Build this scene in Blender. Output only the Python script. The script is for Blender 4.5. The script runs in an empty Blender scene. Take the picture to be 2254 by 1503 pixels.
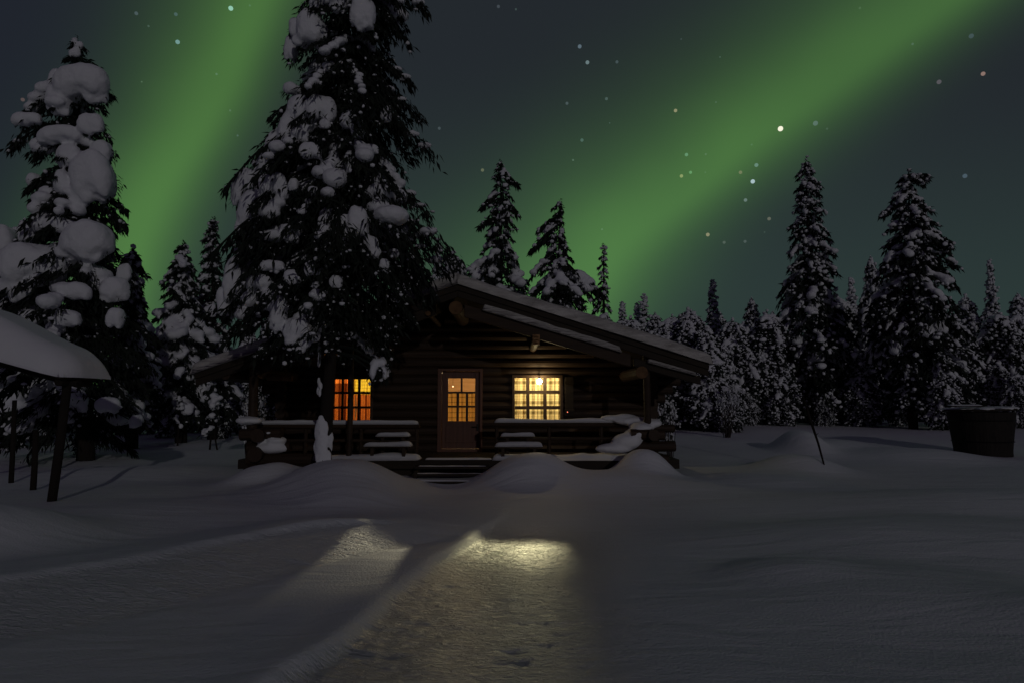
import bpy, math, random
import numpy as np
from mathutils import Vector, Matrix, noise as mnoise

# ------------------------------------------------------------------ scene, camera, sky, moon, exposure
S = bpy.context.scene
COL = S.collection
F = 1502.7                     # focal length in pixels of the 2254 wide picture
H0 = 1.4                       # camera height
PITCH = math.radians(5.07)

cam = bpy.data.cameras.new('camera'); cam.lens = 24; cam.sensor_width = 36
cam.clip_start = 0.05; cam.clip_end = 5000
camo = bpy.data.objects.new('camera', cam); COL.objects.link(camo)
camo.location = (0, 0, H0); camo.rotation_euler = (math.pi / 2 + PITCH, 0, 0)
S.camera = camo

S.view_settings.view_transform = 'Standard'
S.view_settings.look = 'None'
S.view_settings.exposure = 0.0
S.view_settings.gamma = 1.0
S.view_settings.use_curve_mapping = False
S.render.engine = 'CYCLES'
S.cycles.use_denoising = True
S.cycles.max_bounces = 6
S.cycles.diffuse_bounces = 3
S.cycles.glossy_bounces = 2
S.cycles.transparent_max_bounces = 12
S.cycles.sample_clamp_indirect = 2.0
S.cycles.caustics_reflective = False
S.cycles.caustics_refractive = False


def lin(r, g, b):
    def f(c):
        c /= 255.0
        return c / 12.92 if c <= 0.04045 else ((c + 0.055) / 1.055) ** 2.4
    return (f(r), f(g), f(b), 1.0)


def ray(px, py):
    u = (px - 1127.0) / F; v = (751.5 - py) / F
    c, s = math.cos(PITCH), math.sin(PITCH)
    return u, c - v * s, s + v * c


def at(px, py, Y):
    """world point at depth Y that lies along the view through a pixel of the photograph"""
    x, y, z = ray(px, py)
    t = Y / y
    return Vector((x * t, Y, H0 + z * t))


def uv(px, py):
    x, y, z = ray(px, py)
    return x / y, z / y


MOON_AZ = (0.30, -0.954)        # direction from the scene towards the moon (behind the camera, right)
MOON_EL = math.radians(13)


def build_world():
    w = bpy.data.worlds.new('World'); S.world = w; w.use_nodes = True
    nt = w.node_tree; N = nt.nodes; L = nt.links
    N.clear()

    def node(t, **kw):
        n = N.new(t)
        for k, v in kw.items():
            setattr(n, k, v)
        return n

    def M(op, a, b=None, c=None, clamp=False):
        n = node('ShaderNodeMath', operation=op, use_clamp=clamp)
        for i, v in enumerate((a, b, c)):
            if v is None:
                continue
            if isinstance(v, (int, float)):
                n.inputs[i].default_value = v
            else:
                L.new(v, n.inputs[i])
        return n.outputs[0]

    def ramp(x, a, b, lo=0.0, hi=1.0):
        n = node('ShaderNodeMapRange', interpolation_type='SMOOTHSTEP')
        L.new(x, n.inputs[0])
        for i, v in zip((1, 2, 3, 4), (a, b, lo, hi)):
            n.inputs[i].default_value = v
        return n.outputs[0]

    def mixc(f, a, b):
        n = node('ShaderNodeMix', data_type='RGBA')
        if isinstance(f, (int, float)):
            n.inputs[0].default_value = f
        else:
            L.new(f, n.inputs[0])
        for i, v in ((6, a), (7, b)):
            if isinstance(v, tuple):
                n.inputs[i].default_value = v
            else:
                L.new(v, n.inputs[i])
        return n.outputs[2]

    tc = node('ShaderNodeTexCoord')
    sp = node('ShaderNodeSeparateXYZ'); L.new(tc.outputs['Generated'], sp.inputs[0])
    x, y, z = sp.outputs
    yy = M('MAXIMUM', y, 0.08)
    u = M('DIVIDE', x, yy); v = M('DIVIDE', z, yy)
    # slow unevenness of the curtain of light
    nz = node('ShaderNodeTexNoise'); nz.inputs['Scale'].default_value = 3.0; nz.inputs['Detail'].default_value = 3
    L.new(tc.outputs['Generated'], nz.inputs['Vector'])
    nn = M('SUBTRACT', nz.outputs['Fac'], 0.5)

    def axis(pts):
        cv = node('ShaderNodeFloatCurve')
        pl = sorted((uv(*p)[1], uv(*p)[0]) for p in pts)
        c = cv.mapping.curves[0]
        cv.mapping.use_clip = False
        cv.mapping.extend = 'EXTRAPOLATED'
        q = c.points
        while len(q) < len(pl):
            q.new(0.5, 0.5)
        for p, (vv, uu) in zip(q, pl):
            p.location = (vv, (uu + 1.0) / 2.0); p.handle_type = 'AUTO'
        cv.mapping.update()
        L.new(v, cv.inputs['Value'])
        return M('MULTIPLY_ADD', cv.outputs[0], 2.0, -1.0)

    def band(pts, sl, sr):
        d = M('ADD', M('SUBTRACT', u, axis(pts)), M('MULTIPLY', nn, 0.07))
        side = M('GREATER_THAN', d, 0.0)
        sg = M('ADD', M('MULTIPLY', side, sr - sl), sl)
        q = M('DIVIDE', d, sg)
        q2 = M('MULTIPLY', q, q)
        return M('ADD', M('MULTIPLY', M('EXPONENT', M('MULTIPLY', q2, -1.0)), 0.66), M('MULTIPLY', M('EXPONENT', M('MULTIPLY', q2, -3.6)), 0.44))

    A = band([(275, 660), (318, 520), (372, 400), (432, 290), (500, 150), (565, 0)], 0.155, 0.092)
    B = band([(1285, 640), (1400, 505), (1560, 380), (1740, 240), (1900, 120), (2050, 10)], 0.25, 0.12)
    front = ramp(y, 0.05, 0.35)
    A = M('MULTIPLY', A, M('MULTIPLY', front, M('ADD', ramp(v, 0.0, 0.7, 1.0, 0.86), M('MULTIPLY', nn, 0.45))))
    B = M('MULTIPLY', B, M('MULTIPLY', front, M('ADD', ramp(v, 0.12, 0.5, 1.0, 0.80), M('MULTIPLY', nn, 0.45))))
    # the sky behind the light
    base = mixc(ramp(v, 0.04, 0.55), lin(44, 58, 56), lin(35, 40, 45))
    base = mixc(ramp(u, -0.85, -0.35, 0.75, 0.0), base, lin(30, 34, 44))
    back = mixc(ramp(z, -0.1, 0.9), SKY_LOW, SKY_HIGH)
    col = mixc(front, back, base)
    # overhead the glow thins out into the ordinary night sky
    g1 = node('ShaderNodeVectorMath', operation='SCALE'); g1.inputs[0].default_value = (0.049, 0.138, 0.019)
    L.new(A, g1.inputs['Scale'])
    g2 = node('ShaderNodeVectorMath', operation='SCALE'); g2.inputs[0].default_value = (0.048, 0.138, 0.020)
    L.new(B, g2.inputs['Scale'])
    ad = node('ShaderNodeVectorMath', operation='ADD'); L.new(g1.outputs[0], ad.inputs[0]); L.new(g2.outputs[0], ad.inputs[1])
    ad2 = node('ShaderNodeVectorMath', operation='ADD'); L.new(ad.outputs[0], ad2.inputs[0]); L.new(col, ad2.inputs[1])
    bg = node('ShaderNodeBackground'); L.new(ad2.outputs[0], bg.inputs[0]); bg.inputs[1].default_value = 1.0
    out = node('ShaderNodeOutputWorld'); L.new(bg.outputs[0], out.inputs[0])


SKY_LOW = (0.0065, 0.0048, 0.0115, 1)
SKY_HIGH = (0.0105, 0.0066, 0.0185, 1)
build_world()

moon = bpy.data.lights.new('moon_light', 'SUN'); moon.energy = 0.19; moon.angle = math.radians(0.6)
moon.color = (1.0, 0.97, 0.98)
mo = bpy.data.objects.new('moon_light', moon); COL.objects.link(mo)
_d = Vector((MOON_AZ[0] * math.cos(MOON_EL), MOON_AZ[1] * math.cos(MOON_EL), math.sin(MOON_EL)))
mo.rotation_euler = _d.to_track_quat('Z', 'Y').to_euler(); mo.location = (6, -8, 12)


# ------------------------------------------------------------------ materials
def material(name, color, rough=0.7, spec=0.3, bump=None, vary=None, **kw):
    """procedural principled material; bump=(scale, strength, distance, detail), vary=(scale, other colour)"""
    m = bpy.data.materials.new(name); m.use_nodes = True
    nt = m.node_tree; N = nt.nodes; L = nt.links
    p = N['Principled BSDF']
    c = color if len(color) == 4 else (*color, 1)
    p.inputs['Base Color'].default_value = c
    p.inputs['Roughness'].default_value = rough
    p.inputs['Specular IOR Level'].default_value = spec
    tc = N.new('ShaderNodeTexCoord')
    mp = N.new('ShaderNodeMapping'); L.new(tc.outputs['Object'], mp.inputs[0])
    mp.inputs['Scale'].default_value = kw.get('stretch', (1, 1, 1))
    mp.inputs['Rotation'].default_value = kw.get('rot', (0, 0, 0))
    if vary:
        n = N.new('ShaderNodeTexNoise'); n.inputs['Scale'].default_value = vary[0]; n.inputs['Detail'].default_value = 5
        L.new(mp.outputs[0], n.inputs['Vector'])
        r = N.new('ShaderNodeMapRange'); L.new(n.outputs['Fac'], r.inputs[0])
        r.inputs[1].default_value = 0.35; r.inputs[2].default_value = 0.68
        mx = N.new('ShaderNodeMix'); mx.data_type = 'RGBA'
        L.new(r.outputs[0], mx.inputs[0]); mx.inputs[6].default_value = c; mx.inputs[7].default_value = (*vary[1], 1)
        L.new(mx.outputs[2], p.inputs['Base Color'])
    if bump:
        n = N.new('ShaderNodeTexNoise'); n.inputs['Scale'].default_value = bump[0]; n.inputs['Detail'].default_value = bump[3]
        L.new(mp.outputs[0], n.inputs['Vector'])
        b = N.new('ShaderNodeBump'); b.inputs['Strength'].default_value = bump[1]; b.inputs['Distance'].default_value = bump[2]
        L.new(n.outputs['Fac'], b.inputs['Height']); L.new(b.outputs[0], p.inputs['Normal'])
    return m


def ground_material():
    m = bpy.data.materials.new('snow_field'); m.use_nodes = True
    nt = m.node_tree; N = nt.nodes; L = nt.links
    p = N['Principled BSDF']
    p.inputs['Base Color'].default_value = (0.80, 0.81, 0.84, 1)
    p.inputs['Roughness'].default_value = 0.62
    p.inputs['Specular IOR Level'].default_value = 0.25
    tc = N.new('ShaderNodeTexCoord')
    at_ = N.new('ShaderNodeAttribute'); at_.attribute_name = 'packed'
    # wind grain everywhere
    n1 = N.new('ShaderNodeTexNoise'); n1.inputs['Scale'].default_value = 48; n1.inputs['Detail'].default_value = 6
    L.new(tc.outputs['Object'], n1.inputs['Vector'])
    b1 = N.new('ShaderNodeBump'); b1.inputs['Strength'].default_value = 0.4; b1.inputs['Distance'].default_value = 0.02
    L.new(n1.outputs['Fac'], b1.inputs['Height'])
    # crust of ripples on the trodden snow
    mp = N.new('ShaderNodeMapping'); mp.inputs['Rotation'].default_value = (0, 0, math.radians(9)); mp.inputs['Scale'].default_value = (12, 30, 1)
    L.new(tc.outputs['Object'], mp.inputs[0])
    n2 = N.new('ShaderNodeTexNoise'); n2.inputs['Scale'].default_value = 1.0; n2.inputs['Detail'].default_value = 7
    n2.inputs['Roughness'].default_value = 0.6; n2.inputs['Distortion'].default_value = 0.9
    L.new(mp.outputs[0], n2.inputs['Vector'])
    b2 = N.new('ShaderNodeBump'); b2.inputs['Distance'].default_value = 0.115
    L.new(at_.outputs['Fac'], b2.inputs['Strength'])
    L.new(n2.outputs['Fac'], b2.inputs['Height']); L.new(b1.outputs[0], b2.inputs['Normal'])
    # low wind-carved ridges over the open field
    mp3 = N.new('ShaderNodeMapping'); mp3.inputs['Rotation'].default_value = (0, 0, math.radians(-24)); mp3.inputs['Scale'].default_value = (1.1, 4.2, 1)
    L.new(tc.outputs['Object'], mp3.inputs[0])
    n3 = N.new('ShaderNodeTexNoise'); n3.inputs['Scale'].default_value = 1.0; n3.inputs['Detail'].default_value = 6; n3.inputs['Distortion'].default_value = 0.6
    L.new(mp3.outputs[0], n3.inputs['Vector'])
    b3 = N.new('ShaderNodeBump'); b3.inputs['Strength'].default_value = 0.45; b3.inputs['Distance'].default_value = 0.06
    L.new(n3.outputs['Fac'], b3.inputs['Height']); L.new(b2.outputs[0], b3.inputs['Normal'])
    L.new(b3.outputs[0], p.inputs['Normal'])
    for inp, lo, hi in (('Roughness', 0.62, 0.42), ('Specular IOR Level', 0.25, 0.38)):   # trodden snow is icier
        r = N.new('ShaderNodeMapRange'); L.new(at_.outputs['Fac'], r.inputs[0]); r.inputs[3].default_value = lo; r.inputs[4].default_value = hi
        L.new(r.outputs[0], p.inputs[inp])
    return m


M_GROUND = ground_material()
M_SNOW = material('settled_snow', (0.80, 0.80, 0.83), 0.65, 0.2, bump=(9, 0.35, 0.03, 5))
M_TREESNOW = material('branch_snow', (0.80, 0.80, 0.84), 0.7, 0.15, bump=(16, 0.55, 0.03, 4))
M_ROOFSNOW = material('crusted_roof_snow', (0.64, 0.61, 0.58), 0.75, 0.1, vary=(1.6, (0.36, 0.34, 0.32)), bump=(5, 0.9, 0.06, 6), stretch=(1.2, 6, 6))
M_NEEDLE = material('spruce_needles', (0.030, 0.036, 0.028), 0.9, 0.05, vary=(3, (0.018, 0.022, 0.02)))
M_BARK = material('bark', (0.026, 0.021, 0.018), 0.9, 0.1, bump=(14, 0.8, 0.03, 5), stretch=(1, 1, 0.3))
M_TWIG = material('birch_twig', (0.06, 0.05, 0.045), 0.9, 0.1)
M_FROST = material('hoar_frost', (0.72, 0.72, 0.76), 0.7, 0.2)
M_LOG = material('tarred_log', (0.046, 0.027, 0.016), 0.65, 0.25, bump=(3, 0.6, 0.02, 6), vary=(2.2, (0.026, 0.015, 0.009)), stretch=(0.35, 6, 6))
M_LOGY = material('tarred_log_lengthwise', (0.045, 0.027, 0.017), 0.65, 0.25, bump=(3, 0.6, 0.02, 6), vary=(2.2, (0.04, 0.024, 0.015)), stretch=(6, 0.35, 6))
M_DARK = material('dark_stained_board', (0.022, 0.016, 0.012), 0.7, 0.2, bump=(4, 0.5, 0.01, 5), vary=(3, (0.034, 0.024, 0.016)), stretch=(0.5, 5, 5))
M_ENDGRAIN = material('pale_end_grain', (0.16, 0.085, 0.038), 0.7, 0.2, bump=(9, 0.8, 0.02, 4), vary=(7, (0.07, 0.035, 0.016)))
M_CARVED = material('carved_pale_pine', (0.42, 0.24, 0.11), 0.7, 0.2, bump=(22, 0.9, 0.02, 4), vary=(16, (0.12, 0.06, 0.03)))
M_DOOR = material('red_brown_door', (0.13, 0.055, 0.034), 0.5, 0.35, bump=(3, 0.3, 0.006, 5), vary=(2.5, (0.09, 0.036, 0.023)), stretch=(8, 8, 0.5))
M_FRAME = material('dark_window_frame', (0.055, 0.032, 0.018), 0.55, 0.3, bump=(4, 0.3, 0.005, 4), stretch=(5, 5, 1))
M_PLASTER = material('pine_panelling', (0.45, 0.30, 0.16), 0.7, 0.2, vary=(3, (0.36, 0.22, 0.11)), stretch=(0.5, 5, 5))
M_METAL = material('black_iron', (0.03, 0.03, 0.03), 0.45, 0.5)
M_STAVE = material('tarred_stave', (0.018, 0.015, 0.013), 0.75, 0.2, bump=(3, 0.7, 0.02, 4), vary=(4, (0.03, 0.024, 0.02)), stretch=(9, 9, 0.4))
M_BRASS = material('worn_brass', (0.55, 0.38, 0.14), 0.35, 0.5)
for _m in (M_BRASS, M_METAL):
    _m.node_tree.nodes['Principled BSDF'].inputs['Metallic'].default_value = 1.0


def glow(name, color, strength):
    m = bpy.data.materials.new(name); m.use_nodes = True
    N = m.node_tree.nodes
    p = N['Principled BSDF']
    p.inputs['Base Color'].default_value = (0.5, 0.5, 0.5, 1)
    p.inputs['Emission Color'].default_value = (*color, 1); p.inputs['Emission Strength'].default_value = strength
    return m


def glass():
    m = bpy.data.materials.new('window_glass'); m.use_nodes = True
    nt = m.node_tree; N = nt.nodes; L = nt.links; N.clear()
    t = N.new('ShaderNodeBsdfTransparent'); t.inputs[0].default_value = (0.95, 0.96, 0.95, 1)
    g = N.new('ShaderNodeBsdfGlossy'); g.inputs['Roughness'].default_value = 0.03
    f = N.new('ShaderNodeFresnel'); f.inputs[0].default_value = 1.45
    x = N.new('ShaderNodeMixShader'); o = N.new('ShaderNodeOutputMaterial')
    L.new(f.outputs[0], x.inputs[0]); L.new(t.outputs[0], x.inputs[1]); L.new(g.outputs[0], x.inputs[2]); L.new(x.outputs[0], o.inputs[0])
    return m


M_GLASS = glass()


def plaid(name, light, dark, sx=9.0, sz=7.0, amount=0.75, opacity=0.0):
    """thin woven curtain cloth: lets lamplight through, darker bands both ways"""
    m = bpy.data.materials.new(name); m.use_nodes = True
    nt = m.node_tree; N = nt.nodes; L = nt.links; N.clear()
    tc = N.new('ShaderNodeTexCoord'); sp = N.new('ShaderNodeSeparateXYZ'); L.new(tc.outputs['Object'], sp.inputs[0])

    def stripes(sock, scale, width, ph):
        a = N.new('ShaderNodeMath'); a.operation = 'MULTIPLY_ADD'; L.new(sock, a.inputs[0]); a.inputs[1].default_value = scale; a.inputs[2].default_value = ph
        b = N.new('ShaderNodeMath'); b.operation = 'FRACT'; L.new(a.outputs[0], b.inputs[0])
        c = N.new('ShaderNodeMath'); c.operation = 'LESS_THAN'; L.new(b.outputs[0], c.inputs[0]); c.inputs[1].default_value = width
        return c.outputs[0]

    def add(a, b, ka, kb):
        q = N.new('ShaderNodeMath'); q.operation = 'MULTIPLY'; L.new(a, q.inputs[0]); q.inputs[1].default_value = ka
        r = N.new('ShaderNodeMath'); r.operation = 'MULTIPLY_ADD'; L.new(b, r.inputs[0]); r.inputs[1].default_value = kb; L.new(q.outputs[0], r.inputs[2])
        return r.outputs[0]
    s1 = stripes(sp.outputs[0], sx, 0.30, 0.1); s2 = stripes(sp.outputs[0], sx * 3, 0.22, 0.4)
    s3 = stripes(sp.outputs[2], sz, 0.26, 0.0); s4 = stripes(sp.outputs[2], sz * 4, 0.25, 0.2)
    t1 = add(s1, s2, 0.45, 0.25); t2 = add(s3, s4, 0.45, 0.22)
    t = add(t1, t2, amount, amount)
    cl = N.new('ShaderNodeClamp'); L.new(t, cl.inputs[0])
    mx = N.new('ShaderNodeMix'); mx.data_type = 'RGBA'; L.new(cl.outputs[0], mx.inputs[0])
    mx.inputs[6].default_value = (*light, 1); mx.inputs[7].default_value = (*dark, 1)
    d = N.new('ShaderNodeBsdfDiffuse'); tr = N.new('ShaderNodeBsdfTranslucent')
    L.new(mx.outputs[2], d.inputs[0]); L.new(mx.outputs[2], tr.inputs[0])
    x = N.new('ShaderNodeMixShader'); x.inputs[0].default_value = 0.75
    o = N.new('ShaderNodeOutputMaterial')
    L.new(d.outputs[0], x.inputs[1]); L.new(tr.outputs[0], x.inputs[2]); L.new(x.outputs[0], o.inputs[0])
    return m


# ------------------------------------------------------------------ mesh helpers
class MB:
    """collects shapes, then links them as ONE mesh object"""
    def __init__(self):
        self.v = []; self.f = []; self.n = 0

    def add(self, verts, faces):
        verts = np.asarray(verts, float).reshape(-1, 3)
        self.v.append(verts)
        k = self.n
        self.f.extend([tuple(int(i) + k for i in f) for f in faces])
        self.n += len(verts)
        return self

    def box(self, x0, x1, y0, y1, z0, z1):
        return self.add([(x0, y0, z0), (x1, y0, z0), (x1, y1, z0), (x0, y1, z0), (x0, y0, z1), (x1, y0, z1), (x1, y1, z1), (x0, y1, z1)],
                        [(0, 3, 2, 1), (4, 5, 6, 7), (0, 1, 5, 4), (1, 2, 6, 5), (2, 3, 7, 6), (3, 0, 4, 7)])

    def prism(self, poly, y0, y1):
        """polygon of (x, z) pushed along y"""
        n = len(poly)
        v = [(x, y0, z) for x, z in poly] + [(x, y1, z) for x, z in poly]
        f = [tuple(range(n)), tuple(range(2 * n - 1, n - 1, -1))]
        f += [(i, i + n, (i + 1) % n + n, (i + 1) % n) for i in range(n)]
        return self.add(v, f)

    def tube(self, pts, rad, seg=10, cap=True, wob=0.0, rng=None):
        pts = [Vector(p) for p in pts]
        if not hasattr(rad, '__len__'):
            rad = [rad] * len(pts)
        V = []; Fc = []
        for i, p in enumerate(pts):
            a = pts[max(0, i - 1)]; b = pts[min(len(pts) - 1, i + 1)]
            t = (b - a).normalized()
            ref = Vector((0, 0, 1)) if abs(t.z) < 0.9 else Vector((1, 0, 0))
            s = t.cross(ref).normalized(); q = s.cross(t)
            for k in range(seg):
                an = 2 * math.pi * k / seg
                r = rad[i] * (1 + (rng.uniform(-wob, wob) if rng else 0))
                V.append(p + s * (r * math.cos(an)) + q * (r * math.sin(an)))
        for i in range(len(pts) - 1):
            for k in range(seg):
                a = i * seg + k; b = i * seg + (k + 1) % seg
                Fc.append((a, b, b + seg, a + seg))
        if cap:
            Fc.append(tuple(range(seg - 1, -1, -1)))
            Fc.append(tuple((len(pts) - 1) * seg + k for k in range(seg)))
        return self.add([tuple(v) for v in V], Fc)

    def blob(self, c, r, sub=2, rot=None, jit=0.0, rng=None):
        v, f = ICO[sub]
        q = v * np.asarray(r)
        if jit:
            q = q * (1 + rng.normal(0, jit, (len(q), 1)))
        if rot is not None:
            q = q @ np.array(rot.to_matrix()).T
        return self.add(q + np.asarray(c), f)

    def mesh(self, name):
        me = bpy.data.meshes.new(name)
        me.from_pydata(np.concatenate(self.v).tolist() if self.v else [], [], self.f)
        me.update()
        return me

    def build(self, name, mat, parent=None, smooth=False, bevel=0.0, origin=None):
        me = self.mesh(name)
        return link(name, me, mat, parent, smooth, bevel)


def link(name, me, mat, parent=None, smooth=False, bevel=0.0):
    me.materials.append(mat)
    if smooth:
        me.polygons.foreach_set('use_smooth', [True] * len(me.polygons))
    o = bpy.data.objects.new(name, me); COL.objects.link(o)
    if parent is not None:
        o.parent = parent
        o.matrix_parent_inverse = Matrix.Translation(-world_loc(parent))
    if bevel:
        b = o.modifiers.new('bevel', 'BEVEL'); b.width = bevel; b.segments = 2; b.limit_method = 'ANGLE'
    return o


def world_loc(o):
    """all empties here are only moved, never turned, so locations add up (parts carry an inverse)"""
    return Vector(o.location) if o.type == 'EMPTY' else Vector((0, 0, 0))


def ico(sub):
    import bmesh
    bm = bmesh.new(); bmesh.ops.create_icosphere(bm, subdivisions=sub, radius=1)
    v = np.array([p.co[:] for p in bm.verts]); f = [tuple(q.index for q in p.verts) for p in bm.faces]
    bm.free(); return v, f


ICO = {k: ico(k) for k in (1, 2, 3)}


def empty(name, loc, label=None, cat=None, group=None):
    o = bpy.data.objects.new(name, None); COL.objects.link(o)
    o.location = loc; o.empty_display_size = 0.2
    tag(o, label, cat, group)
    return o


def tag(o, label=None, cat=None, group=None, kind=None):
    for k, v in (('label', label), ('category', cat), ('group', group), ('kind', kind)):
        if v:
            o[k] = v
    return o


def baked(mb, voxel, smooth=2, disp=0.0, dsize=0.3):
    """one fused, softened surface from overlapping lumps (settled snow)"""
    me = mb.mesh('lumps')
    o = bpy.data.objects.new('lumps', me); COL.objects.link(o)
    r = o.modifiers.new('r', 'REMESH'); r.mode = 'VOXEL'; r.voxel_size = voxel
    if smooth:
        s = o.modifiers.new('s', 'SMOOTH'); s.factor = 0.5; s.iterations = smooth
    if disp:
        t = bpy.data.textures.new('lump_noise', 'CLOUDS'); t.noise_scale = dsize; t.noise_depth = 3
        d = o.modifiers.new('d', 'DISPLACE'); d.texture = t; d.strength = disp; d.mid_level = 0.5; d.texture_coords = 'GLOBAL'
    dg = bpy.context.evaluated_depsgraph_get()
    out = bpy.data.meshes.new_from_object(o.evaluated_get(dg))
    bpy.data.objects.remove(o); bpy.data.meshes.remove(me)
    return out


# ------------------------------------------------------------------ snow ground
def vnoise(x, y, s, seed):
    """smooth value noise"""
    r = np.random.default_rng(seed); T = r.random((64, 64))
    X = np.asarray(x) / s; Y = np.asarray(y) / s
    i = np.floor(X).astype(int); j = np.floor(Y).astype(int); fx = X - i; fy = Y - j
    fx = fx * fx * (3 - 2 * fx); fy = fy * fy * (3 - 2 * fy)
    g = lambda a, b: T[a % 64, b % 64]
    return (g(i, j) * (1 - fx) + g(i + 1, j) * fx) * (1 - fy) + (g(i, j + 1) * (1 - fx) + g(i + 1, j + 1) * fx) * fy - 0.5


def sstep(x, a, b):
    t = np.clip((x - a) / (b - a), 0, 1); return t * t * (3 - 2 * t)


MOUNDS = [  # x, y, height, sx, sy
    (-2.75, 11.2, 0.46, 0.95, 1.1), (-4.35, 12.1, 0.30, 0.55, 0.6), (-3.6, 12.3, 0.16, 0.6, 0.7), (-2.25, 10.0, 0.20, 0.7, 0.9),
    (0.25, 12.2, 0.42, 0.75, 0.75), (1.2, 11.8, 0.13, 1.3, 0.8), (2.4, 12.5, 0.46, 0.5, 0.5), (2.3, 11.5, 0.10, 1.2, 0.9),
    (5.9, 14.2, 0.30, 0.8, 0.9), (7.35, 17.6, 0.50, 0.55, 1.1), (8.6, 18.2, 0.22, 0.9, 1.0), (2.2, 5.6, 0.09, 0.5, 0.4), (3.9, 4.4, 0.10, 0.7, 0.5), (9.5, 16.2, 0.18, 1.6, 1.0), (4.6, 12.6, 0.08, 1.0, 1.0),
    (-5.2, 6.9, 0.28, 0.9, 0.8), (-6.2, 6.0, 0.3, 1.2, 1.2), (4.6, 7.2, 0.22, 2.4, 1.1), (3.0, 5.1, 0.12, 1.1, 0.8), (6.6, 9.8, 0.18, 2.5, 1.0), (-7.5, 14.0, 0.15, 2.2, 1.2),
]


def seg_side(x, y, a, b):
    """along (0..1) and signed distance to a segment (positive = right of a->b)"""
    ax, ay = a; bx, by = b; dx, dy = bx - ax, by - ay; l = math.hypot(dx, dy)
    t = ((x - ax) * dx + (y - ay) * dy) / (l * l)
    d = ((x - ax) * dy - (y - ay) * dx) / l
    return t, d


def tracks(x, y):
    """two packed tracks: signed position across, returned as (inside, berm)"""
    wob = vnoise(x, y, 1.3, 5) * 0.24 + vnoise(x, y, 0.5, 6) * 0.05
    t2, d2 = seg_side(x, y, (-0.42, 2.6), (0.22, 8.3))
    left = -0.50 - 0.38 * np.clip(1 - t2, 0, 1.3) ** 2
    in2 = sstep(d2 + wob, left - 0.07, left + 0.07) * (1 - sstep(d2 + wob, 0.35, 1.5)) * sstep(t2, -0.4, -0.1) * (1 - sstep(t2, 0.80, 1.25))
    be2 = np.exp(-((d2 + wob - left + 0.05) / 0.2) ** 2) * (1 - sstep(t2, 0.55, 0.95))
    t1, d1 = seg_side(x, y, (-4.6, 2.6), (-1.15, 7.2))
    in1 = sstep(d1 + wob, -0.55, -0.40) * (1 - sstep(d1 + wob, 0.35, 0.65)) * (1 - sstep(t1, 0.9, 1.15))
    be1 = np.exp(-((d1 + wob + 0.55) / 0.16) ** 2) * (1 - sstep(t1, 0.85, 1.1))
    return in1, be1, in2, be2


def gz(x, y):
    x = np.asarray(x, float); y = np.asarray(y, float)
    amp = 0.14 + 0.40 / (1 + np.exp(-(x - 2.0) / 2.5))
    h = amp * sstep(y, 12.5, 30) + 0.012 * np.clip(y - 40, 0, 400)
    i1, b1, i2, b2 = tracks(x, y)
    calm = 1 - 0.85 * np.clip(i1 + i2, 0, 1)
    h = h + vnoise(x, y, 4.5, 1) * 0.16 + (vnoise(x, y, 1.7, 2) * 0.06 + vnoise(x, y, 0.6, 3) * 0.016) * calm + vnoise(x, y, 22, 4) * 0.5 * sstep(np.hypot(x, y), 20, 50)
    for mx, my, a, sx, sy in MOUNDS:
        h = h + a * np.exp(-(((x - mx) / sx) ** 2 + ((y - my) / sy) ** 2) ** 1.35)
    t1, d1 = seg_side(x, y, (-4.6, 2.6), (-1.15, 7.2)); d1 = d1 + vnoise(x, y, 1.3, 5) * 0.24
    along = sstep(t1, -0.6, -0.2) * (1 - sstep(t1, 0.85, 1.35))
    h = h + 0.17 * along * (1 - sstep(d1, -0.6, 0.7)) * sstep(d1, -2.2, -0.6)
    h = h - 0.03 * i1 + 0.02 * b1 - 0.05 * i2 + 0.035 * b2
    # trodden hollow before the steps
    h = h - 0.10 * np.exp(-((x + 1.05) / 0.7) ** 2 - ((y - 11.4) / 1.1) ** 2)
    # bare dry ground under the cabin and its porch
    inside = sstep(x, -5.45, -5.15) * (1 - sstep(x, 3.0, 3.3)) * sstep(y, 12.85, 13.05) * (1 - sstep(y, 20.4, 20.8))
    return h * (1 - inside) + np.minimum(h, 0.02) * inside


def graded(segs):
    out = [segs[0][0]]
    for a, b, s in segs:
        n = max(1, int(round((b - a) / s)))
        out += list(np.linspace(a, b, n + 1)[1:])
    return np.array(out)


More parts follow.
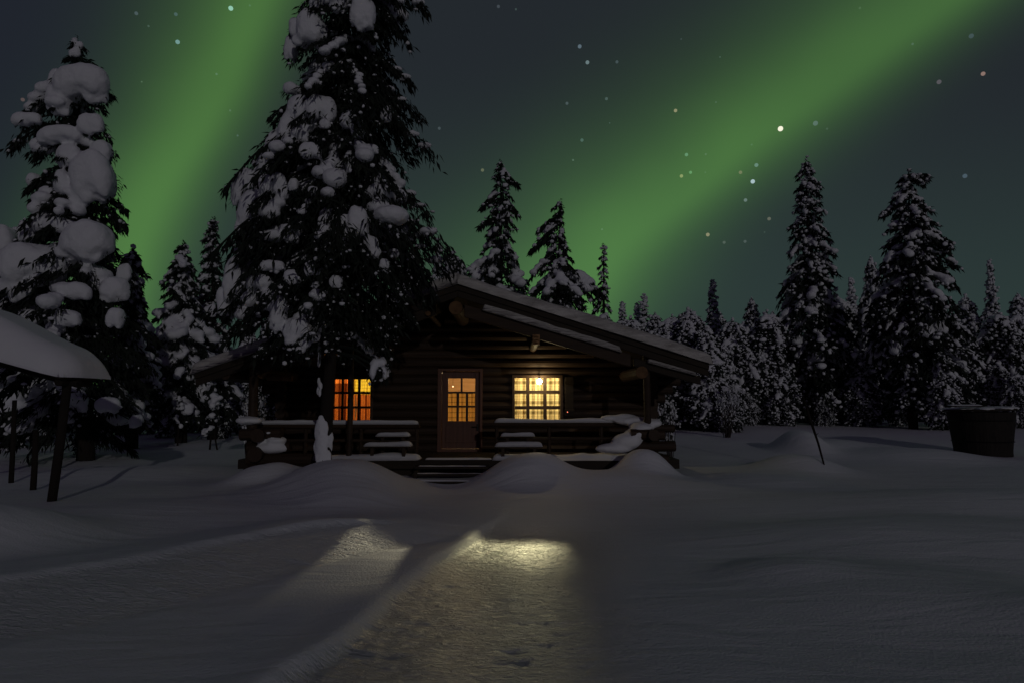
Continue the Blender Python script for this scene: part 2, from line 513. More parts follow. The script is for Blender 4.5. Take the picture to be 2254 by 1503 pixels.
def build_ground():
    xs = graded([(-600, -60, 60), (-60, -20, 2.5), (-20, -8, 0.35), (-8, -4.6, 0.09), (-4.6, 2.2, 0.035), (2.2, 8, 0.09), (8, 20, 0.3), (20, 60, 2.5), (60, 600, 60)])
    ys = graded([(-60, -6, 6), (-6, 2.6, 0.5), (2.6, 9.0, 0.035), (9, 14, 0.07), (14, 24, 0.2), (24, 60, 1.2), (60, 900, 60)])
    X, Y = np.meshgrid(xs, ys)
    Z = gz(X, Y)
    i1, b1, i2, b2 = tracks(X, Y)
    rip = vnoise(X * 0.45 + Y * 0.1, Y, 0.08, 11) * 0.015 + vnoise(X * 0.6, Y, 0.04, 12) * 0.010
    pk = np.clip(i2 + 0.7 * i1, 0, 1)
    Z = Z + rip * pk
    n, m = X.shape
    v = np.stack([X, Y, Z], -1).reshape(-1, 3)
    idx = np.arange(n * m).reshape(n, m)
    f = np.stack([idx[:-1, :-1], idx[:-1, 1:], idx[1:, 1:], idx[1:, :-1]], -1).reshape(-1, 4)
    me = bpy.data.meshes.new('ground')
    me.vertices.add(len(v)); me.vertices.foreach_set('co', v.ravel())
    me.loops.add(len(f) * 4); me.loops.foreach_set('vertex_index', f.ravel())
    me.polygons.add(len(f)); me.polygons.foreach_set('loop_start', np.arange(len(f)) * 4)
    me.polygons.foreach_set('use_smooth', [True] * len(f))
    me.update(calc_edges=True)
    a = me.attributes.new('packed', 'FLOAT', 'POINT'); a.data.foreach_set('value', pk.ravel())
    g = link('ground', me, M_GROUND)
    tag(g, kind='structure')


build_ground()


def G(x, y):
    return float(gz(x, y))


# ------------------------------------------------------------------ log cabin
YF, YW, YB = 13.0, 15.0, 20.4          # porch edge, front wall, back wall
DECK = 0.33
XL, XR = -5.0, 3.05                    # side walls
RIDGE = at(1008, 603, 12.9); EAVE_R = at(1560, 776, 12.9); EAVE_L = at(430, 797, 12.9)
SNOWT = 0.205
SL_R = (RIDGE.z - EAVE_R.z) / (EAVE_R.x - RIDGE.x); SL_L = (RIDGE.z - EAVE_L.z) / (RIDGE.x - EAVE_L.x)


def roof_z(x):
    """top of the roof boards"""
    return RIDGE.z - SNOWT - (SL_R * (x - RIDGE.x) if x > RIDGE.x else SL_L * (RIDGE.x - x))


WINDOWS = []


def rect(px0, py0, px1, py1, Y):
    a = at(px0, py1, Y); b = at(px1, py0, Y)
    return a.x, b.x, a.z, b.z


R_WIN = rect(1133, 831, 1232, 923, YW)
L_WIN = rect(734, 834, 818, 925, YW)
D_GL = rect(986, 832, 1046, 926, YW)
D_OPEN = (at(966, 900, YW).x, at(1060, 900, YW).x, DECK, at(1000, 812, YW).z)

random.seed(4)
cabin = empty('log_cabin', ((XL + XR) / 2, YF, DECK), 'dark log cabin with snowy gable roof and glowing windows under the aurora', 'cabin')


def log_courses(mb, a, b, holes, along='x', fixed=YW, z0=0.22, ztop=None, r=0.105, step=0.185):
    rg = random.Random(9)
    z = z0
    k = 0
    while True:
        lo, hi = a, b
        if ztop:
            ok = [t for t in np.linspace(a, b, 200) if ztop(t) > z + r * 0.9]
            if not ok:
                break
            lo, hi = min(ok), max(ok)
        elif z > 2.25:
            break
        cuts = [(lo, hi)]
        for (h0, h1, hz0, hz1) in holes:
            if hz0 - r * 0.75 < z < hz1 + r * 0.75:
                nc = []
                for c0, c1 in cuts:
                    if h1 <= c0 or h0 >= c1:
                        nc.append((c0, c1)); continue
                    if h0 > c0: nc.append((c0, h0))
                    if h1 < c1: nc.append((h1, c1))
                cuts = nc
        for c0, c1 in cuts:
            if c1 - c0 < 0.05:
                continue
            n = max(2, int((c1 - c0) / 0.7) + 1)
            ts = np.linspace(c0, c1, n)
            w = [rg.uniform(-0.008, 0.008) for _ in ts]
            pts = [(t, fixed + q, z + rg.uniform(-0.004, 0.004)) if along == 'x' else (fixed + q, t, z) for t, q in zip(ts, w)]
            mb.tube(pts, [r * rg.uniform(0.97, 1.03) for _ in ts], 12)
        z += step; k += 1
    return mb


FW = [(D_OPEN[0] - 0.02, D_OPEN[1] + 0.02, 0, D_OPEN[3]), (R_WIN[0] - 0.06, R_WIN[1] + 0.06, R_WIN[2] - 0.05, R_WIN[3] + 0.05),
      (L_WIN[0] - 0.06, L_WIN[1] + 0.06, L_WIN[2] - 0.05, L_WIN[3] + 0.05)]
log_courses(MB(), XL, XR, FW, ztop=lambda x: roof_z(x) - 0.2).build('log_wall', M_LOG, cabin, smooth=False)
log_courses(MB(), XL, XR, [], fixed=YB, ztop=lambda x: roof_z(x) - 0.2).build('log_wall', M_LOG, cabin)
log_courses(MB(), YW - 0.25, YB + 0.25, [], along='y', fixed=XL).build('log_wall', M_LOGY, cabin)
log_courses(MB(), YW - 0.25, YB + 0.25, [], along='y', fixed=XR).build('log_wall', M_LOGY, cabin)


# inner lining so that lamplight cannot leak between the logs
def lining():
    m = MB()
    yi0, yi1 = YW + 0.075, YW + 0.135
    zt = 2.45
    xs = sorted({XL, XR, *[q for h in FW for q in h[:2]]})
    for a, b in zip(xs[:-1], xs[1:]):
        hole = [h for h in FW if h[0] <= a + 1e-6 and h[1] >= b - 1e-6]
        if hole:
            h = hole[0]
            if h[2] > 0.3: m.box(a, b, yi0, yi1, 0.2, h[2])
            m.box(a, b, yi0, yi1, h[3], zt)
        else:
            m.box(a, b, yi0, yi1, 0.2, zt)
    return m


lining().build('inner_lining', M_PLASTER, cabin)
MB().box(XL + 0.11, XR - 0.11, YB - 0.16, YB - 0.11, 0.4, 2.44).build('inner_lining', M_PLASTER, cabin)
for xw in (XL + 0.14, XR - 0.14):
    MB().box(xw - 0.03, xw + 0.03, YW + 0.14, YB - 0.17, 0.4, 2.44).build('inner_lining', M_PLASTER, cabin)
MB().box(XL, XR, YW + 0.07, YB - 0.1, 2.455, 2.52).build('ceiling', M_PLASTER, cabin)
MB().box(XL + 0.1, XR - 0.1, YW + 0.14, YB - 0.1, 0.26, 0.385).build('floor', M_PLASTER, cabin)

for xw in (-0.25, -2.55):  # unseen partitions added to stop lamplight crossing to the door panes
    MB().box(xw - 0.03, xw + 0.03, YW + 0.14, YB - 0.17, 0.386, 2.454).build('light_stop_wall', M_PLASTER, cabin)

# roof of two slabs, with snow lying on it
YV = 12.9
roof_mb = MB()
for sgn, e, sl in ((1, EAVE_R, SL_R), (-1, EAVE_L, SL_L)):
    zr = RIDGE.z - SNOWT; ze = e.z - SNOWT
    roof_mb.prism([(RIDGE.x, zr), (e.x, ze), (e.x, ze - 0.11), (RIDGE.x, zr - 0.11)], YV, YB + 0.9)
roof = roof_mb.build('roof', M_DARK, cabin)


def roof_snow(e, seed):
    n, m = 90, 70
    L_ = abs(e.x - RIDGE.x); sg = 1 if e.x > RIDGE.x else -1
    s = np.linspace(0, 1, n); t = np.linspace(0, 1, m) ** 1.6
    X, Y = np.meshgrid(RIDGE.x + (e.x + sg * 0.07 - RIDGE.x) * s, YV - 0.07 + (YB + 1.0 - YV) * t, indexing='ij')
    base = np.vectorize(roof_z)(X)
    dF = Y - (YV - 0.07); dE = np.abs(e.x + sg * 0.07 - X)
    rnd = lambda d, w: np.sqrt(np.clip(1 - (1 - np.clip(d / w, 0, 1)) ** 2, 0, 1))
    th = (SNOWT + 0.01 + vnoise(X, Y, 1.3, seed) * 0.05 + vnoise(X * 1.0, Y * 2, 0.4, seed + 1) * 0.025 + 0.07 * sstep(Y, 13.2, 15)) * np.minimum(rnd(dF, 0.09), rnd(dE, 0.14)) ** 0.8
    wob = vnoise(X, Y * 0, 0.5, seed + 2) * 0.06 + vnoise(X, Y * 0, 0.17, seed + 3) * 0.03
    Yd = Y + wob * (1 - sstep(dF, 0, 0.6))
    top = np.stack([X, Yd, base + th], -1).reshape(-1, 3); bot = np.stack([X, Yd, base + 0.004], -1).reshape(-1, 3)
    idx = np.arange(n * m).reshape(n, m); k = n * m
    q = lambda A: [tuple(r) for r in np.stack([A[:-1, :-1], A[1:, :-1], A[1:, 1:], A[:-1, 1:]], -1).reshape(-1, 4)]
    fc = q(idx) if sg > 0 else [f[::-1] for f in q(idx)]
    fc += [f[::-1] for f in [tuple(r + k for r in f) for f in fc]]
    for edge in (idx[:, 0], idx[:, -1], idx[0, :], idx[-1, :]):
        fc += [(int(a), int(b), int(b) + k, int(a) + k) for a, b in zip(edge[:-1], edge[1:])]
    mb = MB(); mb.add(np.concatenate([top, bot]), fc)
    o = mb.build('snow', M_ROOFSNOW, cabin, smooth=True); o.parent = roof; return o


roof_snow(EAVE_R, 21); roof_snow(EAVE_L, 31)


def slope_board(p0, p1, Y, thick, h, name, mat, parent, dz=0.0):
    """board along the verge from p0 to p1 (x, z of the upper edge)"""
    m = MB(); m.prism([(p0[0], p0[1] - dz), (p1[0], p1[1] - dz), (p1[0], p1[1] - dz - h), (p0[0], p0[1] - dz - h)], Y, Y + thick)
    return m.build(name, mat, parent, bevel=0.01)


# outer verge boards under the roof edge
for e in (EAVE_R, EAVE_L):
    slope_board((RIDGE.x, RIDGE.z - SNOWT - 0.112), (e.x, e.z - SNOWT - 0.112), YV + 0.03, 0.05, 0.13, 'verge_board', M_DARK, roof)


def ledge_snow(x0, z0, x1, z1, y0, y1, th, seed, name='snow', mat=None, parent=None, n=60, m=9, ends=0.06):
    """strip of snow lying on a rail or board whose top runs from (x0,z0) to (x1,z1)"""
    s = np.linspace(0, 1, n); t = np.linspace(-1, 1, m)
    T, Sx = np.meshgrid(t, s)
    X = x0 + (x1 - x0) * Sx; base = z0 + (z1 - z0) * Sx
    w = (y1 - y0) / 2 * (1 + 0.12 * vnoise(X, X * 0, 0.35, seed + 5))
    Yc = (y0 + y1) / 2
    d = np.minimum(Sx, 1 - Sx) * abs(x1 - x0)
    e = np.sqrt(np.clip(1 - (1 - np.clip(d / ends, 0, 1)) ** 2, 0, 1))
    prof = np.clip(1 - np.abs(T) ** 2.4, 0, 1) ** 0.7
    hh = th * (1 + 0.5 * vnoise(X, T * 0, 0.8, seed) + 0.35 * vnoise(X, T * 0.3, 0.22, seed + 1))
    Z = base - 0.012 + hh * prof * e
    top = np.stack([X, Yc + w * T, Z], -1).reshape(-1, 3); bot = np.stack([X, Yc + w * T * 0.9, base - 0.02], -1).reshape(-1, 3)
    idx = np.arange(n * m).reshape(n, m); k = n * m
    fc = [tuple(r) for r in np.stack([idx[:-1, :-1], idx[1:, :-1], idx[1:, 1:], idx[:-1, 1:]], -1).reshape(-1, 4)]
    fc += [tuple(r + k for r in f)[::-1] for f in fc]
    for edge in (idx[:, 0], idx[:, -1], idx[0, :], idx[-1, :]):
        fc += [(int(a), int(b), int(b) + k, int(a) + k) for a, b in zip(edge[:-1], edge[1:])]
    mb = MB(); mb.add(np.concatenate([top, bot]), fc)
    o = mb.build(name, mat or M_SNOW, parent, smooth=True)
    return o


# inner barge board, a step lower and further in, with its own snow
YI = 12.96
p0 = at(1062, 680, YI); p1 = at(1368, 772, YI)
bb = slope_board((p0.x - 0.35, p0.z + 0.09), (p1.x + 0.18, p1.z - 0.06), YI + 0.03, 0.09, 0.24, 'barge_board', M_LOG, roof)
bs = ledge_snow(p0.x, p0.z - 0.01, p1.x, p1.z - 0.01, YI - 0.08, YI + 0.16, 0.125, 51, parent=cabin, mat=M_ROOFSNOW, ends=0.05); bs.parent = roof
p2 = at(1425, 795, YI); p3 = at(1532, 824, YI)
bb = slope_board((p2.x - 0.25, p2.z + 0.07), (p3.x + 0.1, p3.z - 0.03), YI + 0.03, 0.09, 0.16, 'barge_board', M_DARK, roof)
bs = ledge_snow(p2.x, p2.z, p3.x, p3.z, YI - 0.08, YI + 0.14, 0.07, 57, parent=cabin, mat=M_ROOFSNOW); bs.parent = roof
p4 = at(960, 668, YI); p5 = at(560, 800, YI)
slope_board((p4.x, p4.z), (p5.x, p5.z), YI + 0.03, 0.09, 0.22, 'barge_board', M_DARK, roof)


# purlins: round logs along the roof whose sawn ends catch the light
def purlin(px, py, r, y0, label, carved=False, mat_end=M_ENDGRAIN):
    p = at(px, py, y0)
    m = MB(); m.tube([(p.x, y0 + 0.012, p.z), (p.x, YW + 0.2, p.z)], r, 14)
    o = m.build('purlin', M_LOGY, cabin, smooth=False); o['label'] = label
    e = MB()
    if carved:
        w = r * 0.82
        e.box(p.x - w, p.x + w, y0 - 0.05, y0 + 0.01, p.z - r * 1.15, p.z + r * 1.2)
        for k, dz in enumerate((-0.62, 0.05, 0.72)):
            e.tube([(p.x - w * 0.75, y0 - 0.065, p.z + r * dz), (p.x, y0 - 0.085, p.z + r * (dz + 0.16)), (p.x + w * 0.75, y0 - 0.065, p.z + r * dz)], r * 0.22, 6)
    else:
        e.tube([(p.x, y0 - 0.006, p.z), (p.x, y0 + 0.011, p.z)], r * 0.97, 14)
    c = e.build('end_face', mat_end, cabin); c.parent = o
    return o


purlin(1003, 678, 0.135, 12.97, 'round ridge log end under the gable peak')
purlin(1015, 634, 0.07, 12.93, 'small pale log tip right under the roof peak')
purlin(1180, 748, 0.082, 12.94, 'carved pale log end above the bright window', carved=True, mat_end=M_CARVED)
pr_ = purlin(1413, 819, 0.12, 12.94, 'pale log end under the low eave')
purlin(578, 822, 0.10, 13.05, 'pale log end under the lower left eave')
purlin(822, 752, 0.06, 12.95, 'small log end on the dark side of the gable')
purlin(942, 690, 0.05, 12.93, 'thin log end beside the ridge log')
q = at(618, 829, 13.1); m = MB(); m.tube([(q.x - 0.25, 13.1, q.z), (q.x + 0.22, 13.1, q.z - 0.02)], 0.065, 12); m.build('brace_log', M_ENDGRAIN, cabin)

# corbelled log ends that carry the eave
for sx, x0 in ((1, XR), (-1, XL)):
    for k in range(5):
        z = 1.30 + 0.185 * k
        ln = 0.12 + 0.17 * k
        m = MB(); m.tube([(x0, YW + 0.002, z), (x0 + sx * ln, YW + 0.002, z)], 0.1, 12)
        m.build('corbel_log', M_LOG, cabin)
# soffit beam along the eaves
for e, sg in ((EAVE_R, -1), (EAVE_L, 1)):
    m = MB(); x = e.x + sg * 0.55
    m.tube([(x, YI, roof_z(x) - 0.22), (x, YB + 0.6, roof_z(x) - 0.22)], 0.09, 10)
    m.build('eave_purlin', M_LOGY, cabin)

# porch: deck, posts, rails
dk = MB()
for k in range(13):
    y0 = YF + 0.16 * k
    dk.box(XL - 0.15, XR + 0.1, y0, y0 + 0.152, DECK - 0.05, DECK)
dk.box(XL - 0.14, XR + 0.09, YF - 0.05, YF - 0.003, DECK - 0.17, DECK - 0.002)
deck = dk.build('deck', M_DARK, cabin)
dx0 = at(935, 1000, YF).x; dx1 = at(1083, 1000, YF).x
ds = ledge_snow(dx0, DECK, dx1, DECK, YF - 0.04, YF + 0.18, 0.035, 61, parent=cabin); ds.parent = deck
und = MB(); und.box(XL - 0.1, XR + 0.05, YF + 0.12, YF + 0.16, 0.0, DECK - 0.055)
und.build('skirt_board', M_DARK, cabin)


def ledger(x0, x1, seed, n):
    o = ledge_snow(x0, DECK, x1, DECK, YF - 0.07, YF + 0.42, 0.10, seed, parent=cabin, n=n, ends=0.12); o.parent = deck


ledger(at(590, 990, YF).x, at(925, 990, YF).x, 64, 80)
ledger(at(1083, 990, YF).x, at(1395, 990, YF).x, 67, 80)


def post(px, Y, r, top=None):
    p = at(px, 900, Y)
    m = MB(); m.tube([(p.x, Y, 0.05), (p.x + 0.01, Y, 1.2), (p.x, Y, (top or roof_z(p.x) - 0.13))], [r * 1.06, r, r * 0.97], 12)
    return m.build('porch_post', M_LOG, cabin)


post(770, 13.12, 0.055)
post(1424, 13.12, 0.07)
post(556, 13.12, 0.09)


YR = YF + 0.56


def railing(xa, xb, seed, ztop=1.00):
    m = MB(); m.tube([(xa, YR, ztop - 0.07), ((xa + xb) / 2, YR, ztop - 0.075), (xb, YR, ztop - 0.07)], 0.065, 12)
    m.tube([(xa + 0.05, YR, ztop - 0.36), (xb - 0.05, YR, ztop - 0.36)], 0.035, 10)
    n = max(2, int(abs(xb - xa) / 1.0))
    for k in range(n + 1):
        x = xa + 0.06 + (xb - xa - 0.12) * k / n
        m.tube([(x, YR + 0.005, DECK - 0.02), (x, YR + 0.005, ztop - 0.1)], 0.038, 9)
    o = m.build('railing', M_LOG, cabin)
    s = ledge_snow(xa + 0.01, ztop - 0.02, xb - 0.01, ztop - 0.02, YR - 0.1, YR + 0.1, 0.062, seed, parent=cabin, n=90, ends=0.1)
    s.parent = o
    return o


ZT = at(800, 926, YR).z
rl = railing(at(545, 930, YR).x, at(924, 930, YR).x, 71, ZT - 0.02)
rr = railing(at(1087, 930, YR).x, at(1445, 930, YR).x, 77, ZT + 0.015)


def lumps(parts, voxel, name, parent_o, disp=0.03, dsize=0.2, mat=None, seed=0):
    """parts: (px, py, Y, w_px, h_px, depth_m)"""
    rg = np.random.default_rng(seed)
    m = MB()
    for px, py, Y, w, h, dp in parts:
        c = at(px, py, Y); k = Y / F
        m.blob((c.x, c.y, c.z), (w * k / 2, dp / 2, h * k / 2), 2, jit=0.03, rng=rg)
    me = baked(m, voxel, 9, disp, dsize)
    o = link(name, me, mat or M_SNOW, None, smooth=True)
    if parent_o is not None:
        o.parent = parent_o
        if parent_o.type == 'EMPTY':
            o.matrix_parent_inverse = Matrix.Translation(-world_loc(parent_o))
        elif parent_o.parent is not None:
            o.matrix_parent_inverse = Matrix.Translation(-world_loc(parent_o.parent))
    return o


# sub-parts must carry the same inverse as their part (parts are stored in world coordinates)
def fix_inverse():
    for o in COL.objects:
        if o.parent is not None and o.parent.type == 'MESH' and o.type == 'MESH':
            o.matrix_parent_inverse = Matrix.Identity(4)


# heap of snow that droops over the right corner of the railing
lumps([(1395, 926, 13.45, 90, 22, 0.45), (1432, 932, 13.3, 56, 24, 0.5), (1412, 940, 13.2, 56, 26, 0.6), (1400, 955, 13.1, 54, 30, 0.6), (1380, 970, 13.0, 70, 36, 0.45),
       (1352, 986, 12.98, 90, 24, 0.4), (1345, 920, 13.55, 50, 16, 0.3), (1374, 918, 13.5, 60, 18, 0.3)], 0.028, 'snow', rr, 0.02, 0.25, seed=3)
lumps([(548, 925, 13.05, 60, 20, 0.4), (595, 953, 12.95, 36, 18, 0.3), (610, 968, 12.95, 44, 18, 0.34), (570, 962, 12.95, 40, 22, 0.3), (600, 985, 12.98, 80, 26, 0.4)], 0.025, 'snow', rl, 0.02, 0.2, seed=4)


def corner_logs(specs, name='corner_log'):
    for (pxa, pya, pxb, pyb, Y, r) in specs:
        a = at(pxa, pya, Y); b = at(pxb, pyb, Y)
        m = MB(); m.tube([tuple(a), tuple(b)], r, 12); m.build(name, M_LOG, cabin)


corner_logs([(1388, 955, 1462, 957, 12.93, 0.10), (1400, 982, 1486, 981, 13.0, 0.10), (1430, 942, 1484, 942, 13.2, 0.075), (1405, 1010, 1470, 1010, 13.0, 0.095)])
corner_logs([(530, 956, 620, 953, 12.93, 0.11), (545, 985, 640, 983, 13.0, 0.10), (545, 1010, 690, 1010, 13.0, 0.12), (548, 1034, 640, 1030, 12.97, 0.10)])
for px, py, r in ((1440, 957, 0.105), (566, 958, 0.13), (560, 1000, 0.14)):
    p = at(px, py, 12.75); m = MB(); m.tube([(p.x, 12.75, p.z), (p.x, 13.5, p.z)], r, 14); m.build('corner_log', M_LOGY, cabin)

# steps up to the porch
st = empty('porch_step', (0, 0, 0)); bpy.data.objects.remove(st)
sm = MB(); xa, xb = at(908, 1040, 12.5).x, at(1074, 1040, 12.5).x
for k, (z, y) in enumerate(((0.225, 12.70), (0.12, 12.42), (0.02, 12.12))):
    sm.box(xa, xb, y, y + 0.26, z - 0.045, z)
for x in (xa + 0.03, xb - 0.09):
    sm.prism([(x, -0.12), (x + 0.06, -0.12), (x + 0.06, 0.02), (x, 0.02)], 12.14, 12.40)
    sm.prism([(x, -0.12), (x + 0.06, -0.12), (x + 0.06, 0.17), (x, 0.17)], 12.41, 12.95)
steps = sm.build('steps', M_DARK, cabin, bevel=0.008)
for (z, y, th, sd) in ((0.225, 12.70, 0.018, 81), (0.12, 12.42, 0.02, 84), (0.02, 12.12, 0.035, 87)):
    s = ledge_snow(xa + 0.05, z, xb - 0.03, z, y + 0.02, y + 0.20, th, sd, parent=cabin, n=60); s.parent = steps
    v = s.data


# door and windows -----------------------------------------------------------
def grid_window(name, r, cols, rows, parent, mullion=0.035, label=None, frame=0.06, y=YW - 0.02, frame_mat=M_FRAME):
    """frame with bars and one glass sheet; cols and rows are fractions where the bars stand"""
    x0, x1, z0, z1 = r
    f = MB(); e = frame
    f.box(x0 - e, x1 + e, y - 0.10, y + 0.08, z1, z1 + e); f.box(x0 - e, x1 + e, y - 0.12, y + 0.08, z0 - e, z0)
    f.box(x0 - e, x0, y - 0.10, y + 0.08, z0 + 0.001, z1 - 0.001); f.box(x1, x1 + e, y - 0.10, y + 0.08, z0 + 0.001, z1 - 0.001)
    o = f.build(name, frame_mat, parent, bevel=0.006)
    if label: o['label'] = label
    b = MB()
    for c in cols:
        x = x0 + (x1 - x0) * c; b.box(x - mullion / 2, x + mullion / 2, y - 0.03, y + 0.012, z0 + 0.002, z1 - 0.002)
    for c in rows:
        z = z1 + (z0 - z1) * c; b.box(x0 + 0.002, x1 - 0.002, y - 0.026, y + 0.008, z - mullion / 2, z + mullion / 2)
    bo = b.build('glazing_bar', frame_mat, parent); bo.parent = o
    g = MB(); g.add([(x0, y + 0.02, z0), (x1, y + 0.02, z0), (x1, y + 0.02, z1), (x0, y + 0.02, z1)], [(0, 1, 2, 3)])
    go = g.build('pane', M_GLASS, parent); go.parent = o
    return o


grid_window('window', R_WIN, (0.29, 0.67), (0.34, 0.71), cabin, 0.072, 'square window with nine bright yellow panes')
grid_window('window', L_WIN, (0.24, 0.5, 0.68), (0.33, 0.68), cabin, 0.05, 'window glowing orange behind the thin porch post')

# door leaf built round its glass
x0, x1, z0, z1 = D_GL
dm = MB(); dxa, dxb = at(973, 900, YW).x, at(1056, 900, YW).x; dzt = at(1000, 817, YW).z
yd0, yd1 = YW - 0.03, YW + 0.025
dm.box(dxa, x0, yd0, yd1, DECK + 0.07, dzt); dm.box(x1, dxb, yd0, yd1, DECK + 0.07, dzt)
dm.box(x0, x1, yd0, yd1, DECK + 0.07, z0); dm.box(x0, x1, yd0, yd1, z1, dzt)
dm.box(x0 - 0.05, x1 + 0.05, yd0 - 0.012, yd0 - 0.001, DECK + 0.2, z0 - 0.1)
door = dm.build('door', M_DOOR, cabin, bevel=0.006)
jm = MB(); jm.box(D_OPEN[0] - 0.02, dxa - 0.004, YW - 0.13, YW + 0.07, DECK + 0.002, dzt + 0.06); jm.box(dxb + 0.004, D_OPEN[1] + 0.02, YW - 0.13, YW + 0.07, DECK + 0.002, dzt + 0.06)
jm.box(dxa - 0.003, dxb + 0.003, YW - 0.13, YW + 0.07, dzt + 0.004, dzt + 0.06); jm.box(dxa - 0.003, dxb + 0.003, YW - 0.1, YW + 0.07, DECK + 0.002, DECK + 0.065)
jm.build('door_frame', M_DOOR, cabin, bevel=0.005)
b = MB(); w = 0.042
zr1 = z1 - (z1 - z0) * 0.335; zr2 = z1 - (z1 - z0) * 0.66
b.box(x0 + 0.002, x1 - 0.002, YW - 0.025, YW + 0.004, zr1 - w / 2, zr1 + w / 2); b.box(x0 + 0.002, x1 - 0.002, YW - 0.025, YW + 0.004, zr2 - w / 2, zr2 + w / 2)
xm = (x0 + x1) / 2
b.box(xm - w / 2, xm + w / 2, YW - 0.022, YW + 0.002, zr1 + w / 2, z1 - 0.002)
for c in (0.36, 0.70):
    xx = x0 + (x1 - x0) * c; b.box(xx - w * 0.6, xx + w * 0.6, YW - 0.022, YW + 0.002, z0 + 0.002, zr1 - w / 2)
g_ = b.build('glazing_bar', M_FRAME, cabin); g_.parent = door
g = MB(); g.add([(x0, YW + 0.008, z0), (x1, YW + 0.008, z0), (x1, YW + 0.008, z1), (x0, YW + 0.008, z1)], [(0, 1, 2, 3)])
g_ = g.build('pane', M_GLASS, cabin); g_.parent = door
h = MB(); hx = dxb - 0.05; hz = z0 - 0.12
h.tube([(hx, YW - 0.035, hz), (hx, YW - 0.085, hz), (hx - 0.11, YW - 0.09, hz - 0.004)], 0.011, 8)
h.box(hx - 0.02, hx + 0.02, YW - 0.042, YW - 0.031, hz - 0.09, hz + 0.06)
h_ = h.build('handle', M_METAL, cabin); h_.parent = door

# narrow dark shutter board beside the bright window
sh = rect(1244, 829, 1262, 915, YW - 0.13)
m = MB(); m.box(sh[0], sh[1], YW - 0.15, YW - 0.11, sh[2], sh[3])
for q in (0.15, 0.85):
    zz = sh[2] + (sh[3] - sh[2]) * q; m.box(sh[0] - 0.015, sh[1] + 0.015, YW - 0.165, YW - 0.151, zz - 0.025, zz + 0.025)
m.build('shutter', M_DARK, cabin, bevel=0.004)
fix_inverse()


# ------------------------------------------------------------------ curtains (hang behind the panes)
def curtain(x0, x1, z0, z1, y, mat, label, cat='curtain', group=None, folds=5, pinch=0.0, seed=0):
    n, m = 60, 24
    s = np.linspace(0, 1, n); t = np.linspace(0, 1, m)
    Sx, T = np.meshgrid(s, t)
    rg = np.random.default_rng(seed); ph = rg.uniform(0, 6)
    X = x0 + (x1 - x0) * (Sx + pinch * (0.5 - Sx) * np.sin(np.pi * T) * 0.6)
    Y = y + 0.022 * np.sin(Sx * folds * 6.283 + ph + 0.5 * T) + 0.008 * np.sin(Sx * folds * 14 + T * 3)
    Z = z1 + (z0 - z1) * T + 0.01 * np.sin(Sx * folds * 6.283) * T
    idx = np.arange(n * m).reshape(m, n)
    fc = [tuple(r) for r in np.stack([idx[:-1, :-1], idx[:-1, 1:], idx[1:, 1:], idx[1:, :-1]], -1).reshape(-1, 4)]
    c = Vector(((x0 + x1) / 2, y, z0))
    mb = MB(); mb.add(np.stack([X - c.x, Y - c.y, Z - c.z], -1).reshape(-1, 3), fc)
    o = mb.build('curtain', mat, None, smooth=True); o.location = c
    tag(o, label, cat, group)
    return o


M_CY = plaid('yellow_plaid_cotton', (0.92, 0.80, 0.42), (0.09, 0.05, 0.003), 5.0, 4.5, 0.95)
M_CD = plaid('ochre_plaid_cotton', (0.85, 0.55, 0.16), (0.12, 0.05, 0.01), 9.0, 9.0, 0.8)
M_CO = plaid('rust_striped_cotton', (0.85, 0.30, 0.07), (0.10, 0.02, 0.004), 8.0, 0.3, 1.25)
M_CV = plaid('lemon_check_cotton', (0.85, 0.75, 0.10), (0.30, 0.25, 0.02), 14.0, 14.0, 0.7)
x0, x1, z0, z1 = R_WIN; xm = (x0 + x1) / 2; yc = YW + 0.24
curtain(x0 - 0.10, xm + 0.01, z0 - 0.1, z1 + 0.08, yc, M_CY, 'yellow plaid curtain, left half of the bright nine-pane window', group='plaid curtains of the bright window', seed=1)
curtain(xm + 0.015, x1 + 0.10, z0 - 0.1, z1 + 0.08, yc, M_CY, 'yellow plaid curtain, right half of the bright nine-pane window', group='plaid curtains of the bright window', seed=2)
x0, x1, z0, z1 = D_GL
curtain(x0 - 0.03, x1 + 0.03, z0 - 0.05, zr1 - 0.005, YW + 0.11, M_CD, 'ochre plaid half curtain behind the lower door panes', seed=3, folds=6)
x0, x1, z0, z1 = L_WIN
curtain(x0 - 0.05, x0 + (x1 - x0) * 0.50, z0 - 0.05, z1 + 0.06, yc, M_CO, 'rust striped curtain in the window left of the thin porch post', seed=4, folds=4)
curtain(x0 + (x1 - x0) * 0.51, x1 + 0.05, z0 - 0.05, z0 + (z1 - z0) * 0.66, yc, M_CO, 'rust striped curtain in the window right of the thin porch post', seed=5, folds=3, pinch=0.3)
curtain(x0 + (x1 - x0) * 0.44, x1 + 0.05, z0 + (z1 - z0) * 0.62, z1 + 0.07, yc - 0.06, M_CV, 'lemon checked valance at the top of the orange window', seed=6, folds=3)

# ------------------------------------------------------------------ lamps
M_BULB = glow('bulb_glow', (1.0, 0.86, 0.52), 60.0)
M_SHADE = plaid('paper_shade', (0.8, 0.7, 0.5), (0.75, 0.65, 0.45))


def light(kind, name, loc, power, color, parent, radius=0.05, aim=None, size=None, blend=0.3):
    l = bpy.data.lights.new(name, kind); l.energy = power; l.color = color; l.shadow_soft_size = radius
    o = bpy.data.objects.new(name, l); COL.objects.link(o); o.location = loc
    if kind == 'SPOT':
        l.spot_size = size; l.spot_blend = blend
        o.rotation_euler = (Vector(loc) - Vector(aim)).to_track_quat('Z', 'Y').to_euler()
    if parent is not None:
        o.parent = parent; o.matrix_parent_inverse = Matrix.Translation(-Vector(parent.location))
    return o


